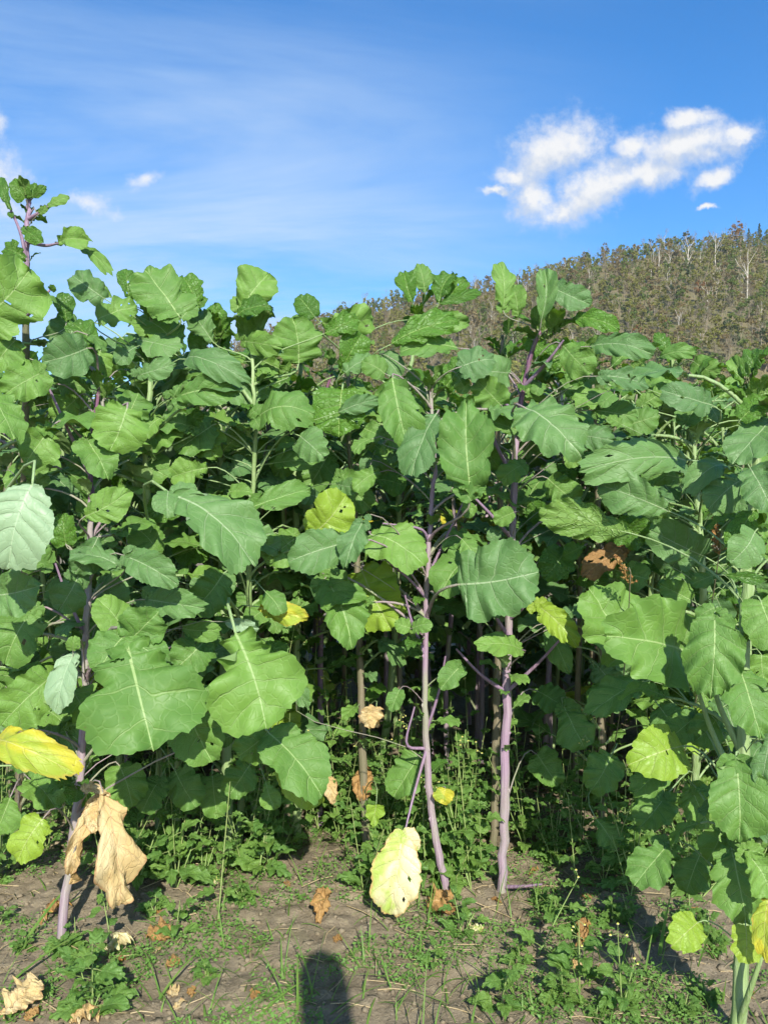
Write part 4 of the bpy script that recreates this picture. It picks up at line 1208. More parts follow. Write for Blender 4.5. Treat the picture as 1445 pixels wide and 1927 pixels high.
H(708, 1330, 696, 1372, 44, 3.2, 'dry', 'round', P=P13, crumple=0.25, lobes=0); H(60, 1380, 90, 1395, 22, 2.45, 'rust', 'ovate', P=P1, crumple=0.3, lobes=0)
H(790, 1420, 740, 1500, 66, 3.1, 'green', 'broad', P=P2)

def back_leaves(P, n, seed, lo=.35, hi=1.95):
    """leaves on the far side of a front plant"""
    rg = np.random.default_rng(seed)
    for k in range(n):
        z = lo + (hi - lo) * (k + rg.random()) / n
        i = min(range(4, 44), key=lambda q: abs(P.path[q].z - z))
        A = P.path[i]
        an = rg.uniform(-.5, math.pi + .5)
        d = Vector((math.cos(an), math.sin(an), 0))
        lp = rg.uniform(.08, .24)
        el = math.radians(rg.uniform(-50, 20))
        B = A + d * lp + Vector((0, 0, lp * rg.uniform(.2, .8)))
        L = rg.uniform(.10, .27) * (1.1 - .2 * z)
        W = L * rg.uniform(.62, .95)
        a = d * math.cos(el) + Vector((0, 0, math.sin(el)))
        nn = -d * math.sin(el) + Vector((0, -.4, math.cos(el)))
        tipz = (B + a * L)
        px, py = 722.5 + tipz.x / tipz.y * F, 963.5 - (tipz.z - CAMH) / tipz.y * F
        if py < np.interp(px, [p[0] for p in SKYLINE], [p[1] for p in SKYLINE]):
            continue
        mb = MB()
        leaf_geo(mb, L, W, ['round', 'broad', 'obov', 'ellip', 'long', 'lyrate', 'kidney', 'narrow'][rg.integers(8)], int(rg.integers(1e6)), 40, 5, rg.uniform(-.05, .25), rg.uniform(.05, .1), rg.uniform(.05, .2), .02, .03, 2 if rg.random() < .4 else 0, xf=frame_xf(a, nn))
        o = mb.build('leaf', M[['green', 'blue', 'green', 'green', 'blue'][rg.integers(5)]], P.root, B - P.base)
        m2 = MB()
        r1 = min(.009 * min(1, W / .22), P.r0 * .6)
        m2.tube([q - B for q in petiole_pts(A, B, a, 6)], [r1 * (1.2 - .08 * q) for q in range(6)], 6)
        m2.build('petiole', M[P.pet], o)


SKYLINE = [(-200, 560), (60, 560), (220, 560), (330, 585), (420, 640), (500, 600), (570, 590), (700, 620), (760, 640), (900, 640), (1000, 640), (1120, 660), (1200, 680), (1300, 690), (1445, 720), (1700, 720)]
for k, (P, n, lo) in enumerate(((P0, 14, .3), (P1, 20, .6), (P2, 8, 1.0), (P3, 10, 1.0), (P3b, 18, .9), (P4, 12, .4), (P5, 22, .7), (P6, 14, .9), (P7, 28, .3), (P8, 22, .8), (P9, 30, .25), (P10, 28, .3), (P11, 28, .25), (P12, 26, .4), (P13, 22, .75), (P14, 12, .4), (P15, 24, .3))):
    back_leaves(P, n, 900 + k, lo)

# small axil leaves along the front stems (meshes shared)
UNIT = {}
_ru = np.random.default_rng(61)
for nm, mts in (('small', ['green', 'blue', 'young', 'green']), ('weed', ['weed'])):
    for q in range(16 if nm == 'small' else 12):
        mb = MB()
        sh = ['round', 'ellip', 'obov', 'lyrate', 'broad'][q % 5] if nm == 'small' else 'ovate'
        leaf_geo(mb, 1.0, _ru.uniform(.6, .85), sh, 5000 + q + (100 if nm == 'weed' else 0), 24, 4, _ru.uniform(-.1, .3), .09, _ru.uniform(.05, .22), .025, .035, xf=lambda P: P + np.array([0, .35, 0]))
        mb.tube([Vector((0, 0, -.02)), Vector((0, .2, .02)), Vector((0, .36, .005))], [.030, .022, .016], 5, 1, cap=False)
        UNIT.setdefault(nm, []).append(mb.mesh('leaf', [M[mts[q % len(mts)]], M['petiole' if nm == 'small' else 'weed_stem']]))


def unit_leaf(kind, rg, root, loc, a, n, L, k=None):
    a = Vector(a).normalized()
    n = Vector(n)
    n = (n - n.dot(a) * a).normalized()
    s_ = a.cross(n)
    o = obj('leaf', UNIT[kind][int(rg.integers(len(UNIT[kind])))], root, loc)
    o.rotation_mode = 'QUATERNION'
    o.rotation_quaternion = Matrix((s_, a, n)).transposed().to_quaternion()
    o.scale = (L * rg.uniform(.85, 1.15), L, L)
    return o


for k, (P, n, lo) in enumerate(((P0, 14, .5), (P1, 26, .5), (P2, 34, .45), (P3, 34, .5), (P3b, 18, .9), (P4, 26, .4), (P5, 34, .5), (P6, 30, .5), (P7, 24, .5), (P8, 16, .9), (P9, 20, .4), (P10, 24, .4), (P11, 24, .4), (P12, 24, .5), (P13, 40, .4), (P14, 8, .5), (P15, 18, .5))):
    rg = np.random.default_rng(1300 + k)
    for q in range(n):
        z = rg.uniform(lo, P.path[-1].z - .05)
        i = min(range(4, 44), key=lambda w_: abs(P.path[w_].z - z))
        an, el = rg.uniform(0, 6.28), rg.uniform(-.5, .9)
        d = Vector((math.cos(an), math.sin(an), 0))
        unit_leaf('small', rg, P.root, P.path[i] - P.base, d * math.cos(el) + Vector((0, 0, math.sin(el))), -d * math.sin(el) + Vector((0, -.4, math.cos(el))), rg.uniform(.04, .105))

# ------------------------------------------------------------------ the crop behind the front row
def proto_plant(seed, leaves=28, low=False, zlo=0.22):
    """one plant at the origin, 2.2 m tall: list of (name, mesh, location)"""
    rg = np.random.default_rng(seed)
    out = []
    path = smooth_path([(0, 0, -.04), (rg.normal() * .02, rg.normal() * .02, .6), (rg.normal() * .03, rg.normal() * .03, 1.3), (rg.normal() * .04, rg.normal() * .04, 1.9), (rg.normal() * .05, rg.normal() * .05, 2.12)], 22)
    mb = MB()
    mb.tube(path, [stem_radius(i / 21, .0155) for i in range(22)], 8, 0)
    smat = ['stem_green', 'stem_brown', 'stem_purple', 'stem_brown', 'stem_green'][seed % 5]
    out.append(('stem', mb.mesh('stem', [M[smat]]), (0, 0, 0)))
    for k in range(leaves):
        f = k / (leaves - 1)
        z0 = zlo + (2.0 - zlo) * f ** 0.92
        an = k * 2.39996 + rg.uniform(-.35, .35)
        d = Vector((math.cos(an), math.sin(an), 0))
        lp = rg.uniform(.10, .26) * (1.15 - .75 * f)
        el = math.radians(rg.uniform(-55, 10) + 55 * max(0, f - .55) / .45)
        L = rg.uniform(.16, .30) * (1.1 - .45 * f)
        W = L * rg.uniform(.62, .92)
        i = min(21, max(1, int(z0 / 2.12 * 21)))
        A = path[i]
        B = A + d * lp + Vector((0, 0, lp * rg.uniform(.4, 1.1)))
        a = d * math.cos(el) + Vector((0, 0, math.sin(el)))
        n = -d * math.sin(el) + Vector((0, 0, math.cos(el)))
        n = Matrix.Rotation(rg.uniform(-.5, .5), 3, a) @ n
        mb = MB()
        shp = ['round', 'broad', 'obov', 'ellip', 'long', 'lyrate', 'kidney', 'narrow'][rg.integers(8)]
        if low:
            leaf_geo(mb, L, W, shp, int(rg.integers(1e6)), 14, 3, rg.uniform(0, .25), rg.uniform(.04, .1), rg.uniform(.05, .22), .02, .03, xf=frame_xf(a, n))
        else:
            leaf_geo(mb, L, W, shp, int(rg.integers(1e6)), 40, 5, rg.uniform(0, .25), rg.uniform(.04, .1), rg.uniform(.05, .22), .02, .024, 2 if rg.random() < .4 else 0, xf=frame_xf(a, n))
        r1 = .008 * min(1, W / .2)
        mb.tube([q - B for q in petiole_pts(A, B, a, 6)], [r1 * (1.2 - .08 * q) for q in range(6)], 5, 1, cap=False)
        mt = 'young' if f > .86 else ['green', 'blue', 'green', 'green', 'blue'][rg.integers(5)]
        if f < .12 and rg.random() < .22:
            mt = 'lime' if rg.random() < .85 else 'yellow'
        out.append(('leaf', (mb, mt, ['petiole', 'petiole_p'][smat == 'stem_purple']), B))
    return out




LOWM = ['stem_brown', 'petiole', 'green', 'blue', 'young', 'lime', 'yellow']


def build_crop():
    rg = np.random.default_rng(77)
    protos = []
    for s in range(9):
        root = tag(obj('brassica_plant', None), 'brassica plant', 'plant', 'brassica plants standing behind the front row')
        for nm, me, loc in proto_plant(40 + s, 28 if s < 5 else 24, False, 0.22 if s < 5 else 0.42 if s < 7 else 0.9):
            if nm == 'leaf':
                mb, mt, pt = me
                me = mb.mesh('leaf', [M[mt], M[pt]])
            obj(nm, me, root, loc)
        protos.append(root)
    lows = []
    for s in range(4):
        allm = MB()
        mats = LOWM
        for nm, me, loc in proto_plant(60 + s, 20, True):
            if nm == 'leaf':
                mb, mt, pt = me
                off = np.array(tuple(loc))
                n0 = 0
                for v, f, m, u, u2 in zip(mb.v, mb.f, mb.m, mb.uv, mb.uv2):
                    f2 = np.where(f >= 0, f - n0, -1)
                    allm.v.append(v + off); allm.f.append(np.where(f2 >= 0, f2 + allm.n, -1)); allm.m.append(np.full(len(f), mats.index(mt) if m[0] == 0 else 1)); allm.uv.append(u); allm.uv2.append(u2)
                    allm.n += len(v); n0 += len(v)
            else:
                allm.tube([(0, 0, -.04), (.01, .01, 1.0), (.02, 0, 2.1)], [.02, .016, .008], 6, 0)
        lows.append(allm)
    used = set()
    far = MB()
    ORD = ['second', 'third', 'fourth', 'fifth', 'sixth', 'seventh']
    NTH = ['first', 'second', 'third', 'fourth', 'fifth', 'sixth', 'seventh', 'eighth', 'ninth', 'tenth', 'eleventh', 'twelfth', 'thirteenth', 'fourteenth', 'fifteenth', 'sixteenth', 'seventeenth', 'eighteenth', 'nineteenth', 'twentieth']
    y = 3.5
    row = 0
    while y < 8.2:
        x = -0.56 * y - 0.1 + rg.uniform(0, .3)
        nth = 0
        while x < 0.56 * y + 0.1:
            X, Y = x + rg.normal() * .06, y + rg.normal() * .07
            x += rg.uniform(.25, .37) * (1 if row < 6 else 1.3)
            px = 722.5 + X / Y * F
            if row < 2 and 575 < px < 735 or row < 3 and (560 < px < 780 or 850 < px < 1080) and rg.random() < .6:
                continue
            lim = np.interp(px, [p[0] for p in SKYLINE], [p[1] for p in SKYLINE])
            top = CAMH + (963.5 - lim) / F * Y
            s = min(rg.uniform(.92, 1.06), (top - .03) / 2.25)
            an = rg.uniform(0, 6.28)
            if row < 6:
                k = int(rg.integers(5)) if row > 1 and not (row < 4 and 520 < px < 1200) else (7 if 520 < px < 1200 else 5) + int(rg.integers(2))
                if k in used:
                    o = copy_tree(protos[k])
                else:
                    used.add(k)
                    o = protos[k]
                if -20 < px < 1465:
                    o['label'] = f'leafy brassica plant of the {ORD[row]} row back, {NTH[nth]} from the left'
                    nth += 1
                else:
                    o['label'] = f'leafy brassica plant at the {"left" if px < 700 else "right"} end of the {ORD[row]} row'
                o['group'] = f'brassica plants of the {ORD[row]} row'
                o.location = (X, Y, gz(X, Y))
                o.rotation_euler = (rg.normal() * .03, rg.normal() * .03, an)
                o.scale = (s ** .5, s ** .5, s)
            else:
                src = lows[int(rg.integers(4))]
                ca, sa = math.cos(an), math.sin(an)
                z = gz(X, Y)
                V = np.concatenate(src.v)
                far.v.append(np.stack([V[:, 0] * ca - V[:, 1] * sa + X, V[:, 0] * sa + V[:, 1] * ca + Y, V[:, 2] * s + z], 1))
                Fc = np.concatenate(src.f)
                far.f.append(np.where(Fc >= 0, Fc + far.n, -1)); far.m.append(np.concatenate(src.m))
                far.uv.append(np.concatenate(src.uv)); far.uv2.append(np.concatenate(src.uv2))
                far.n += len(V)
        y += .37 if row < 6 else .6
        row += 1
    tag(far.build('distant_crop', [M[k] for k in LOWM]), 'mass of green brassica leaves far back in the field', 'crop', kind='stuff')
    for k, p in enumerate(protos):
        if k not in used:
            for c in list(p.children):
                bpy.data.objects.remove(c)
            bpy.data.objects.remove(p)


build_crop()

# ------------------------------------------------------------------ weeds, grass, litter
def weed_plant(p, h, lean, seed, label, group=None, leafL=0.05, pairs=5, flowers=0, branch=1, name='broadleaf_weed', mat='weed', thin=0.0028):
    rg = np.random.default_rng(seed)
    root = thing(name, label, 'weed', p, group)
    for b in range(branch):
        an = rg.uniform(0, 6.28)
        sp = 0 if b == 0 else rg.uniform(.2, .5)
        d = Vector((lean[0] + math.cos(an) * sp, lean[1] + math.sin(an) * sp, 1)).normalized()
        hh = h * (1 if b == 0 else rg.uniform(.5, .85))
        bend = Vector((rg.normal() * .1, rg.normal() * .1, 0)) * hh
        path = smooth_path([Vector((0, 0, -.01)), d * hh * .5 + bend * .5, d * hh + bend], 9)
        mb = MB()
        mb.tube(path, [thin * (1 - .07 * i) for i in range(9)], 5)
        mb.build('stem', M['weed_stem'], root)
        for k in range(pairs):
            f = (k + .8) / (pairs + .2)
            q = path[min(8, int(f * 8))]
            a0 = k * 1.57 + rg.uniform(-.3, .3)
            for s in (0, math.pi):
                a1 = a0 + s
                el = rg.uniform(-.5, .5)
                a = Vector((math.cos(a1) * math.cos(el), math.sin(a1) * math.cos(el), math.sin(el)))
                n = Vector((-math.cos(a1) * math.sin(el), -math.sin(a1) * math.sin(el) - .35, math.cos(el)))
                L = leafL * rg.uniform(.65, 1.2) * (1.15 - .5 * f)
                unit_leaf('weed', rg, root, q, a, n, L)
        for k in range(flowers):
            q = path[-1] + Vector(rg.normal(size=3)) * .018
            mb = MB()
            mb.tube([path[-1], q], .0008, 4)
            mb.tube([q, q + Vector((0, 0, .004)), q + Vector((0, 0, .005))], [.0025, .0035, .001], 6, 1)
            for j in range(5):
                t = j * 1.256
                e = Vector((math.cos(t), math.sin(t), .3)) * .005
                r_ = Vector((-math.sin(t), math.cos(t), 0)) * .0014
                mb.add([tuple(q + Vector((0, 0, .003)) - r_), tuple(q + Vector((0, 0, .003)) + r_), tuple(q + e + r_), tuple(q + e - r_)], [(0, 1, 2, 3)], 2)
            mb.build('flower', [M['weed_stem'], M['flower_y'], M['flower']], root)
    return root


def G(px, py):
    return ground_px(px, py)


weed_plant(G(330, 1770), .14, (.05, -.1), 1, 'leafy weed with large toothed leaves in front of the withered tan leaf', None, .075, 3, 0, 1)
weed_plant(G(175, 1905), .22, (.1, -.1), 2, 'broad leaved weed cluster at the bottom left corner', None, .085, 4, 0, 2)
weed_plant(G(215, 1800), .24, (.05, 0), 3, 'small leafy weed close to the violet stem foot', None, .055, 4, 0, 1)
weed_plant(G(350, 1640), .42, (-.25, 0), 4, 'tall leaning weed with yellow green stem left of the lit soil', None, .06, 4, 0, 1, thin=.004)
weed_plant(G(410, 1735), .50, (.22, .05), 5, 'upright plantain like weed with bare stalk on the soil', None, .06, 3, 0, 1, thin=.0035)
weed_plant(G(480, 1600), 1.05, (.02, 0), 6, 'tall slender weed with tiny flowers between the big leaves', None, .05, 9, 14, 2, 'flowering_weed')
weed_plant(G(575, 1560), .95, (.03, 0), 7, 'slender flowering weed beside the pale green stem', None, .045, 9, 8, 2, 'flowering_weed')
weed_plant(G(690, 1560), .62, (-.2, 0), 8, 'flowering weed arching over the lit soil', None, .045, 8, 6, 2, 'flowering_weed')
weed_plant(G(760, 1560), .5, (0, 0), 9, 'leafy weed behind the slim mauve stem', None, .07, 5, 4, 2, 'flowering_weed')
weed_plant(G(870, 1560), .5, (-.05, 0), 10, 'leafy weed between the slim mauve and the thick violet stem', None, .07, 5, 4, 2, 'flowering_weed')
weed_plant(G(1010, 1800), .26, (.45, 0), 11, 'weed with dark heart shaped leaves leaning right at the soil front', None, .075, 4, 2, 1)
weed_plant(G(1090, 1860), .20, (-.1, 0), 12, 'leafy weed at the bottom right of centre', None, .07, 3, 2, 2)
weed_plant(G(870, 1760), .15, (.1, 0), 13, 'leafy weed at the foot of the slim mauve stem', None, .055, 4, 0, 2)
weed_plant(G(1170, 1905), .24, (0, 0), 14, 'weed with upright shoots near the bottom right', None, .055, 5, 3, 2)
weed_plant(G(940, 1900), .16, (.1, 0), 15, 'low leafy weed at the bottom edge right of centre', None, .06, 4, 0, 2)
weed_plant(G(90, 1600), .5, (.05, 0), 16, 'shaded weed by the lime leaf at the left edge', None, .06, 5, 0, 2)
for q, (px, py, h_, lx) in enumerate([(600, 1560, 1.0, .02), (640, 1580, .75, .08), (720, 1570, .85, -.05), (740, 1600, .6, .1), (660, 1540, 1.05, .0), (890, 1590, .7, .05), (990, 1600, .8, -.04), (1040, 1620, .6, .1), (530, 1600, .7, .05), (1090, 1600, .75, 0), (450, 1620, .8, .03), (780, 1610, .55, -.1), (860, 1620, .45, .1), (550, 1570, .9, -.03)]):
    weed_plant(G(px, py), h_, (lx, 0), 300 + q, 'slim climbing weed ' + ['right of the pale green stem, left of centre', 'leaning over the lit soil in the gap', 'left of the slim mauve stem, tall', 'left of the slim mauve stem, short and leaning', 'in the middle of the dark gap', 'left of the thick violet stem foot', 'right of the thick violet stem', 'low beside the dark gap at right', 'under the lowest bright leaf', 'in the black gap under the right leaves', 'beside the bare green stem, left of centre', 'just left of the mauve stem foot', 'between the two purple stem feet', 'left of the pale green stem'][q], 'climbing weeds in the hollow', .06, 8, 5 if q % 2 else 0, 3, 'climbing_weed', thin=.0024)
wr = np.random.default_rng(5)
MARKS = [(620, 1480, 'the thin violet stem'), (560, 1500, 'the pale green stem left of centre'), (700, 1480, 'the rusty withered leaf in the gap'), (785, 1470, 'the bare middle of the mauve stem'), (875, 1500, 'the gap between the two purple stems'), (1010, 1600, 'the dark gap past the thick violet stem'), (1330, 1620, 'the lowest leaves of the right edge plant'), (240, 1520, 'the top of the withered tan leaf'), (1000, 1480, 'the black gap right of the violet stem'), (1190, 1480, 'the lime leaf in sunlight at right'), (420, 1500, 'the bare green stem left of centre'), (1060, 1660, 'the fallen pink side shoot'), (760, 1740, 'the tip of the cream leaf'),
         (40, 1600, 'the lime leaf at the left edge'), (190, 1600, 'the withered tan leaf'), (112, 1790, 'the violet stem foot'), (330, 1500, 'the biggest leaf'), (500, 1520, 'the lowest bright leaf left of centre'), (610, 1700, 'the orange crumpled leaf'), (755, 1640, 'the cream hanging leaf'),
         (842, 1690, 'the slim mauve stem foot'), (942, 1680, 'the thick violet stem foot'), (600, 1860, 'the head shadow'), (1080, 1790, 'the weed with heart shaped leaves'), (1100, 1550, 'the deep shade right of centre'), (1230, 1620, 'the half shaded low leaf'), (1290, 1750, 'the round lime leaf'), (1390, 1850, 'the thick pale green stem'), (150, 1900, 'the bottom left corner'), (400, 1750, 'the stalked weed'), (1180, 1900, 'the bottom right weeds'), (900, 1880, 'the bottom edge right of centre'), (430, 1620, 'the shade line left of centre')]


def place_words(px, py):
    m = min(MARKS, key=lambda q: math.hypot(q[0] - px, q[1] - py))
    dx, dy = px - m[0], py - m[1]
    side = ('right of ' if dx > 0 else 'left of ') if abs(dx) > abs(dy) else ('in front of ' if dy > 0 else 'behind ')
    return side + m[2]


WEED_SEEN = {}
for i in range(215):
    px, py = wr.uniform(-20, 1460), (wr.uniform(1445, 1690) if i < 160 else wr.uniform(1660, 1915))
    if 440 < px < 800 and py > 1700 or (540 < px < 680 and py > 1580):
        continue
    deep = py < 1690
    key = ('slender shade weed ' if deep else 'low green weed seedling ') + place_words(px, py)
    size = ['', 'second ', 'third ', 'fourth ', 'fifth ', 'sixth ', 'seventh ', 'eighth ', 'ninth '][min(8, WEED_SEEN.get(key, 0))]
    WEED_SEEN[key] = WEED_SEEN.get(key, 0) + 1
    weed_plant(G(px, py), wr.uniform(.25, .62) if deep else wr.uniform(.03, .11), (wr.normal() * .15, wr.normal() * .1), 100 + i, size + key,
               'weeds under the crop' if deep else 'weed seedlings on the soil', wr.uniform(.05, .095) if deep else wr.uniform(.03, .055), int(wr.integers(3, 7)), 0, int(wr.integers(1, 4)),
               'shade_weed' if deep else 'weed_seedling')


def blade(mb, p, d, L, w, droop, rg, mat=0):
    n = 6
    side = Vector((-d.y, d.x, 0))
    side = side.normalized() if side.length > 1e-4 else Vector((1, 0, 0))
    V, q, dd = [], Vector(p), Vector(d)
    for i in range(n + 1):
        ww = w * (1 - (i / n) ** 1.6) + .0003
        V += [tuple(q - side * ww), tuple(q + Vector((0, 0, -ww * .4))), tuple(q + side * ww)]
        dd = (dd + Vector((0, 0, -droop / n))).normalized()
        q = q + dd * (L / n)
    fs = []
    for i in range(n):
        for j in (0, 1):
            k = i * 3 + j
            fs.append((k, k + 1, k + 4, k + 3))
    mb.add(V, fs, mat)


def build_grass():
    rg = np.random.default_rng(9)
    mb = MB()
    spots = [(640, 1640, 26), (700, 1660, 24), (760, 1700, 18), (430, 1690, 20), (1000, 1870, 26), (900, 1850, 22), (1060, 1720, 20), (280, 1910, 18), (470, 1905, 14), (1230, 1860, 24), (1130, 1800, 20), (60, 1720, 20), (700, 1560, 30), (620, 1570, 26), (560, 1600, 24), (860, 1640, 18), (1330, 1890, 18), (520, 1660, 20), (880, 1920, 20), (980, 1780, 18), (360, 1620, 16), (540, 1560, 30), (660, 1600, 30), (740, 1650, 30), (470, 1640, 24), (820, 1760, 24), (960, 1900, 30), (1060, 1900, 30), (1120, 1870, 24), (1200, 1900, 26), (880, 1800, 24), (1000, 1700, 22), (90, 1850, 18), (250, 1850, 16), (640, 1900, 22), (700, 1860, 16), (520, 1760, 18), (560, 1840, 12), (760, 1790, 20), (440, 1840, 22), (400, 1900, 20)]
    for px, py, n in spots:
        c = G(px, py)
        for k in range(n):
            q = c + Vector((rg.normal() * .09, rg.normal() * .10, 0))
            q.z = gz(q.x, q.y) - .004
            an = rg.uniform(0, 6.28)
            el = rg.uniform(.15, 1.3)
            d = Vector((math.cos(an) * math.cos(el), math.sin(an) * math.cos(el), math.sin(el)))
            blade(mb, q, d, rg.uniform(.05, .20), rg.uniform(.0012, .0032), rg.uniform(.2, 1.6), rg)
    for (px, py, tx, ty, L, w) in [(560, 1905, 0, 0, .16, .004), (480, 1920, .5, .3, .22, .006), (760, 1850, -.6, -.2, .2, .003), (575, 1800, .3, -.5, .15, .004), (30, 1800, .2, .4, .36, .007), (20, 1850, .5, .5, .3, .006), (300, 1880, .3, .4, .2, .005), (620, 1910, .6, .2, .2, .003), (1240, 1800, .1, .1, .2, .007)]:
        q = G(px, py)
        blade(mb, q, Vector((tx, ty, .45)).normalized(), L, w, .6, rg)
    tag(mb.build('grass', M['grass']), 'thin green grass blades in tufts on the soil', 'grass', kind='stuff')
    # creeping ground cover of tiny leaves
    mb = MB()
    n = 0
    while n < 12000:
        px, py = rg.uniform(-60, 1500), rg.uniform(1480, 1990)
        p = G(px, py) if n % 40 == 0 else None
        if p is None:
            Y = CAMH * F / (py - 963.5)
            p = Vector(((px - 722.5) / F * Y, Y, 0))
        d = float(pnoise(np.array([p.x * 2.6 + 11]), np.array([p.y * 2.9 + 3]))[0]) + .5 * float(pnoise(np.array([p.x * 8]), np.array([p.y * 8]))[0])
        bare = (450 < px < 860 and py > 1730)
        n += 1
        if d < (.13 if bare else -.08 if py < 1760 else .04):
            continue
        z = gz(p.x, p.y)
        for k in range(3):
            c = np.array([[p.x + rg.normal() * .012, p.y + rg.normal() * .012, z + rg.uniform(.003, .03)]])
            s = rg.uniform(.0035, .0085)
            a = rg.normal(size=3); a[2] *= .35; a /= np.linalg.norm(a)
            b = np.cross(a, [rg.normal() * .5, rg.normal() * .5 + .3, -1]); b /= np.linalg.norm(b)
            V = np.array([c[0] - a * s, c[0] - a * s * .2 + b * s * .55, c[0] + a * s, c[0] - a * s * .2 - b * s * .55])
            mb.add(V, [(0, 1, 2, 3)])
        if rg.random() < .25:
            e = Vector((rg.normal() * .04, rg.normal() * .03, rg.uniform(.0, .03)))
            q = Vector((p.x, p.y, z))
            mb.tube([q, q + e * .5 + Vector((0, 0, .012)), q + e], .0009, 3, 0, cap=False)
    tag(mb.build('ground_cover', M['cover'], smooth=False), 'tiny creeping green ground cover on the soil', 'ground cover', kind='stuff')
    # crumbs of soil: lumpy little clods
    import bmesh
    CR = []
    for q in range(8):
        bm = bmesh.new()
        bmesh.ops.create_icosphere(bm, subdivisions=1, radius=1.0)
        bm.verts.ensure_lookup_table()
        CR.append(np.array([tuple(v.co) for v in bm.verts]) * rg.uniform(.65, 1.2, (len(bm.verts), 1)) * np.array([1, .85, .65]))
        CRF = np.array([[v.index for v in f.verts] for f in bm.faces])
        bm.free()
    mb = MB()
    for k in range(3800):
        Y = rg.uniform(2.0, 4.4)
        x = rg.uniform(-.52, .52) * Y
        s = .002 + .013 * rg.random() ** 5
        z = gz(x, Y) + s * .3
        th = CR[int(rg.integers(8))] * s * rg.uniform(.7, 1.3, (1, 3))
        an = rg.uniform(0, 6.28)
        Rz = np.array([[math.cos(an), -math.sin(an), 0], [math.sin(an), math.cos(an), 0], [0, 0, 1]])
        mb.add(th @ Rz + np.array([x, Y, z]), CRF)
    tag(mb.build('soil_crumbs', M['soil'], smooth=True), 'loose crumbs of dry soil', 'soil', kind='stuff')
    mb = MB()
    for k in range(420):
        Y = rg.uniform(2.05, 3.9)
        x = rg.uniform(-.52, .52) * Y
        s = rg.uniform(.008, .022) * rg.random() ** .8 + .004
        an = rg.uniform(0, 6.28)
        Rz = np.array([[math.cos(an), -math.sin(an), 0], [math.sin(an), math.cos(an), 0], [0, 0, 1]])
        mb.add((CR[int(rg.integers(8))] * s * np.array([1.3, 1.0, .6])) @ Rz + np.array([x, Y, gz(x, Y) - s * .05]), CRF)
    tag(mb.build('soil_clods', M['soil']), 'flat clods of soil on the field edge', 'soil', kind='stuff')
    # straw and dead stalks
    mb = MB()
    for k in range(380):
        px, py = rg.uniform(0, 1445), rg.uniform(1540, 1925)
        p = G(px, py)
        an = rg.uniform(0, 6.28)
        L = rg.uniform(.03, .16)
        e = Vector((math.cos(an) * L, math.sin(an) * L, 0))
        q = p + e
        q.z = gz(q.x, q.y) + rg.uniform(.004, .02)
        m_ = (p + q) * .5 + Vector((rg.normal() * .006, rg.normal() * .006, .006))
        mb.tube([p + Vector((0, 0, .004)), m_, q], rg.uniform(.0005, .0019), 5)
    tag(mb.build('straw_litter', M['straw']), 'thin dry straw and stalk litter on the soil', 'straw', kind='stuff')


build_grass()


def fallen(px, py, L, W, mat, seed, an, tilt, label, shape='obov', cr=.30):
    rg = np.random.default_rng(seed)
    p = G(px, py)
    a = Vector((math.cos(an), math.sin(an), math.sin(tilt))).normalized()
    n = Vector((rg.normal() * .2, -.35, 1))
    mb = MB()
    leaf_geo(mb, L * .85, W * .8, shape, seed, 44, 8, .2, .14, .12, .03, .02, 0, (), cr, rg.choice([-1, 1]) * rg.uniform(1.4, 2.6), xf=frame_xf(a, n), ragged=.7)
    V = mb.v[0]
    zmin = V[:, 2].min()
    o = mb.build('dried_leaf', M[mat], None, p + Vector((0, 0, -zmin - .004)))
    return tag(o, label, 'leaf', 'dried leaves fallen on the soil')


fallen(600, 1740, .15, .10, 'rust', 1, 1.45, .75, 'orange crumpled dry leaf on the soil left of the cream leaf', 'obov')
fallen(805, 1715, .12, .13, 'rust', 2, .2, .35, 'curled rusty leaf at the foot of the slim mauve stem')
fallen(275, 1770, .10, .09, 'rust', 3, .4, .2, 'dark brown curled leaf below the withered tan leaf')
fallen(200, 1800, .11, .10, 'cream', 4, .2, .6, 'cream pale leaf on the soil beside the brown curled leaf')
fallen(5, 1925, .15, .12, 'dry', 5, .6, .7, 'tan dry leaf in the bottom left corner')
fallen(130, 1925, .10, .08, 'dry', 6, .2, .1, 'ochre leaf scrap at the bottom edge, left')
fallen(1085, 1790, .13, .07, 'rust', 7, 1.0, .7, 'brown withered leaf standing among the weeds, right')
fallen(885, 1760, .06, .05, 'cream', 8, .5, .4, 'small cream leaf scrap near the thick violet stem')
fallen(75, 1740, .14, .08, 'rust', 9, .9, .3, 'dull brown leaf litter left of the violet stem foot')
fallen(500, 1630, .06, .05, 'dry', 10, .1, .1, 'small orange scrap in the shade line of the soil')
fallen(545, 1672, .05, .04, 'rust', 11, 2.0, .1, 'small reddish brown scrap on the lit soil')
fallen(1080, 1830, .05, .05, 'dry', 12, 1.0, .5, 'tan leaf scrap low at right of centre')


_rs = np.random.default_rng(88)
for q in range(26):
    px, py = _rs.uniform(20, 1430), _rs.uniform(1600, 1915)
    fallen(px, py, _rs.uniform(.03, .075), _rs.uniform(.025, .05), ['dry', 'rust', 'rust', 'cream'][_rs.integers(4)], 200 + q, _rs.uniform(0, 6.28), _rs.uniform(0, .4), 'small dry leaf scrap ' + place_words(px, py))


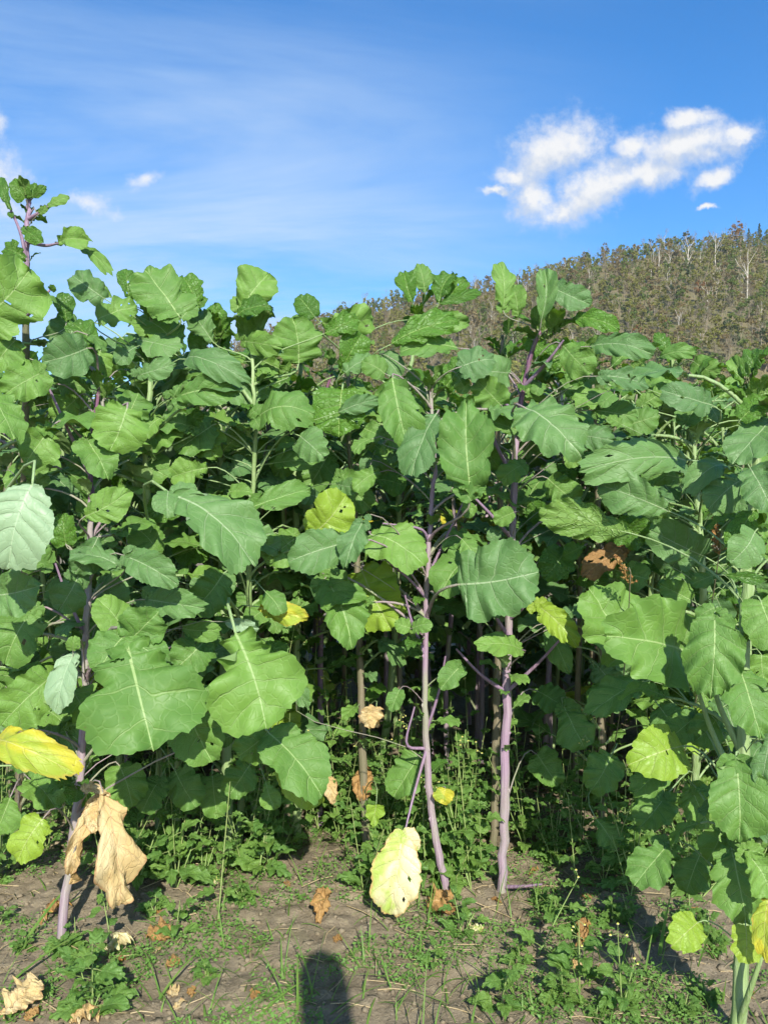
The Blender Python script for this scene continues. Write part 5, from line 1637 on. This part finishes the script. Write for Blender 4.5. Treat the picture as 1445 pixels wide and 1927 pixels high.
def seed_head(B, T, seed, label):
    rg = np.random.default_rng(seed)
    root = thing('dock_seed_head', label, 'weed', (B.x + .12, B.y + .9, gz(B.x + .12, B.y + .9)))
    base = root.location
    mb = MB()
    mid = B.lerp(T, .5) + Vector((.01, 0, 0))
    mb.tube(smooth_path([Vector((.0, .0, 0)), (B - base) * .5 + Vector((.04, .03, 0)), (B - base), mid - base, T - base], 12), [.0026 - .00013 * q for q in range(12)], 5)
    mb.build('stem', M['stem_brown'], root)
    mb = MB()
    C = []
    for k in range(60):
        f = rg.uniform(0, 1)
        q = B.lerp(T, f) - base
        an = rg.uniform(0, 6.28)
        e = Vector((math.cos(an), math.sin(an), .5)) * rg.uniform(.008, .03) * (1.1 - f)
        mb.tube([q, q + e], .0008, 3, cap=False)
        for j in range(4):
            C.append(tuple(q + e * rg.uniform(.4, 1)))
    quad_cloud(mb, np.array(C), .0045, rg)
    tag(mb.build('seeds', M['seed'], root), kind='stuff')


seed_head(at(1352, 1045, 2.5), at(1340, 965, 2.5), 3, 'rust coloured dry seed head among the leaves at right')
seed_head(at(1185, 1100, 2.62), at(1158, 1045, 2.6), 4, 'ochre dry seed head in front of the withered brown leaf')

# ------------------------------------------------------------------ the photographer, whose shadow falls on the soil
def build_person():
    hx, hy = 0.225, -0.13
    mb = MB()

    def ring_body(rings, seg=20, mat=0):
        V, fs = [], []
        for (z, rx, ry, cx, cy) in rings:
            for k in range(seg):
                t = 2 * math.pi * k / seg
                V.append((cx + rx * math.cos(t), cy + ry * math.sin(t), z))
        for i in range(len(rings) - 1):
            for k in range(seg):
                k2 = (k + 1) % seg
                fs.append((i * seg + k, i * seg + k2, (i + 1) * seg + k2, (i + 1) * seg + k))
        mb.add(V, fs, mat)
    me = bpy.data.meshes.new('body')
    joints = {'pelvis': (0, 0, .93, .15, .11), 'waist': (0, .01, 1.08, .14, .1), 'chest': (0, .0, 1.26, .17, .11), 'neck': (0, .01, 1.42, .055, .055), 'jaw': (0, .03, 1.50, .068, .075), 'head': (0, .025, 1.59, .078, .095), 'crown': (0, .015, 1.675, .05, .06),
              'sl': (-.165, 0, 1.33, .055, .055), 'el': (-.22, -.02, 1.06, .042, .042), 'wl': (-.21, .08, .84, .027, .027), 'hl': (-.20, .11, .77, .03, .018),
              'sr': (.165, 0, 1.33, .055, .055), 'er': (.22, -.02, 1.06, .042, .042), 'wr': (.21, .08, .84, .027, .027), 'hr': (.20, .11, .77, .03, .018),
              'tl': (-.10, 0, .86, .09, .09), 'kl': (-.11, .01, .48, .058, .058), 'al': (-.12, -.02, .09, .042, .042), 'fl': (-.13, .14, .04, .04, .03),
              'tr': (.10, 0, .86, .09, .09), 'kr': (.11, .01, .48, .058, .058), 'ar': (.12, -.02, .09, .042, .042), 'fr': (.13, .14, .04, .04, .03)}
    ed = [('pelvis', 'waist'), ('waist', 'chest'), ('chest', 'neck'), ('neck', 'jaw'), ('jaw', 'head'), ('head', 'crown'), ('chest', 'sl'), ('sl', 'el'), ('el', 'wl'), ('wl', 'hl'), ('chest', 'sr'), ('sr', 'er'), ('er', 'wr'), ('wr', 'hr'),
          ('pelvis', 'tl'), ('tl', 'kl'), ('kl', 'al'), ('al', 'fl'), ('pelvis', 'tr'), ('tr', 'kr'), ('kr', 'ar'), ('ar', 'fr')]
    names = list(joints)
    for s, hnd in ((-1, 'hl'), (1, 'hr')):         # five fingers each, slightly curled
        hxp = joints[hnd]
        for f in range(5):
            nm, nm2 = f'{hnd}{f}', f'{hnd}{f}b'
            joints[nm] = (hxp[0] - s * .006, hxp[1] + .03 - .017 * f, hxp[2] - (.05 if f else .02), .009, .009)
            joints[nm2] = (hxp[0] - s * .022, hxp[1] + (.034 if f else .05) - .016 * f, hxp[2] - (.085 - .006 * abs(f - 2) if f else .045), .008, .008)
            ed += [(hnd, nm), (nm, nm2)]
    names = list(joints)
    me.from_pydata([joints[n][:3] for n in names], [(names.index(a), names.index(b)) for a, b in ed], [])
    root = thing('person', 'person in dark clothes standing with lowered arms, casting a head shadow on the soil', 'person', (hx, hy, gz(hx, hy)))
    root.scale = (0.92, 1.0, 1.045)
    bo = obj('body', me, root)
    sk = bo.modifiers.new('skin', 'SKIN')
    for i, n in enumerate(names):
        me.skin_vertices[0].data[i].radius = joints[n][3:]
    me.skin_vertices[0].data[0].use_root = True
    sb = bo.modifiers.new('smooth', 'SUBSURF')
    sb.levels = sb.render_levels = 2
    me.materials.append(plain_mat('clothes', (.05, .06, .09), (.04, .045, .06), 12, .9))
    hb = MB()
    rows = []
    for i in range(9):
        z = 1.44 + .265 * i / 8
        rx = .082 * (1 - max(0, (i - 5) / 3.2) ** 2) ** .5 if i < 9 else .01
        rows.append((z, max(rx, .012), max(rx * 1.1, .014)))
    V, fs = [], []
    for (z, rx, ry) in rows:
        for k in range(16):
            t = 2 * math.pi * k / 16
            V.append((rx * math.cos(t), -.005 + ry * math.sin(t) - .02 * (z < 1.56), z))
    for i in range(8):
        for k in range(16):
            k2 = (k + 1) % 16
            fs.append((i * 16 + k, i * 16 + k2, i * 16 + 16 + k2, i * 16 + 16 + k))
    hb.add(V, fs)
    hb.build('hair', plain_mat('hair', (.06, .04, .025), (.04, .03, .02), 40, .6), root)


build_person()


def build_haze():
    mb = MB()
    x0, x1, y0, y1, z0, z1 = -700, 800, -60, 760, -4, 175
    V = [(x0, y0, z0), (x1, y0, z0), (x1, y1, z0), (x0, y1, z0), (x0, y0, z1), (x1, y0, z1), (x1, y1, z1), (x0, y1, z1)]
    mb.add(V, [(3, 2, 1, 0), (4, 5, 6, 7), (0, 1, 5, 4), (1, 2, 6, 5), (2, 3, 7, 6), (3, 0, 4, 7)])
    m = bpy.data.materials.new('haze')
    m.use_nodes = True
    w = NT(m.node_tree)
    pv = w.n('ShaderNodeVolumePrincipled')
    pv.inputs['Color'].default_value = (0.97, 0.98, 1.0, 1)
    pv.inputs['Density'].default_value = 0.00016
    pv.inputs['Anisotropy'].default_value = 0.1
    out = w.n('ShaderNodeOutputMaterial')
    w.put(out.inputs['Volume'], pv.outputs[0])
    tag(mb.build('haze', m, smooth=False), 'thin pale air over the field and the hill', 'haze', kind='stuff')


build_haze()
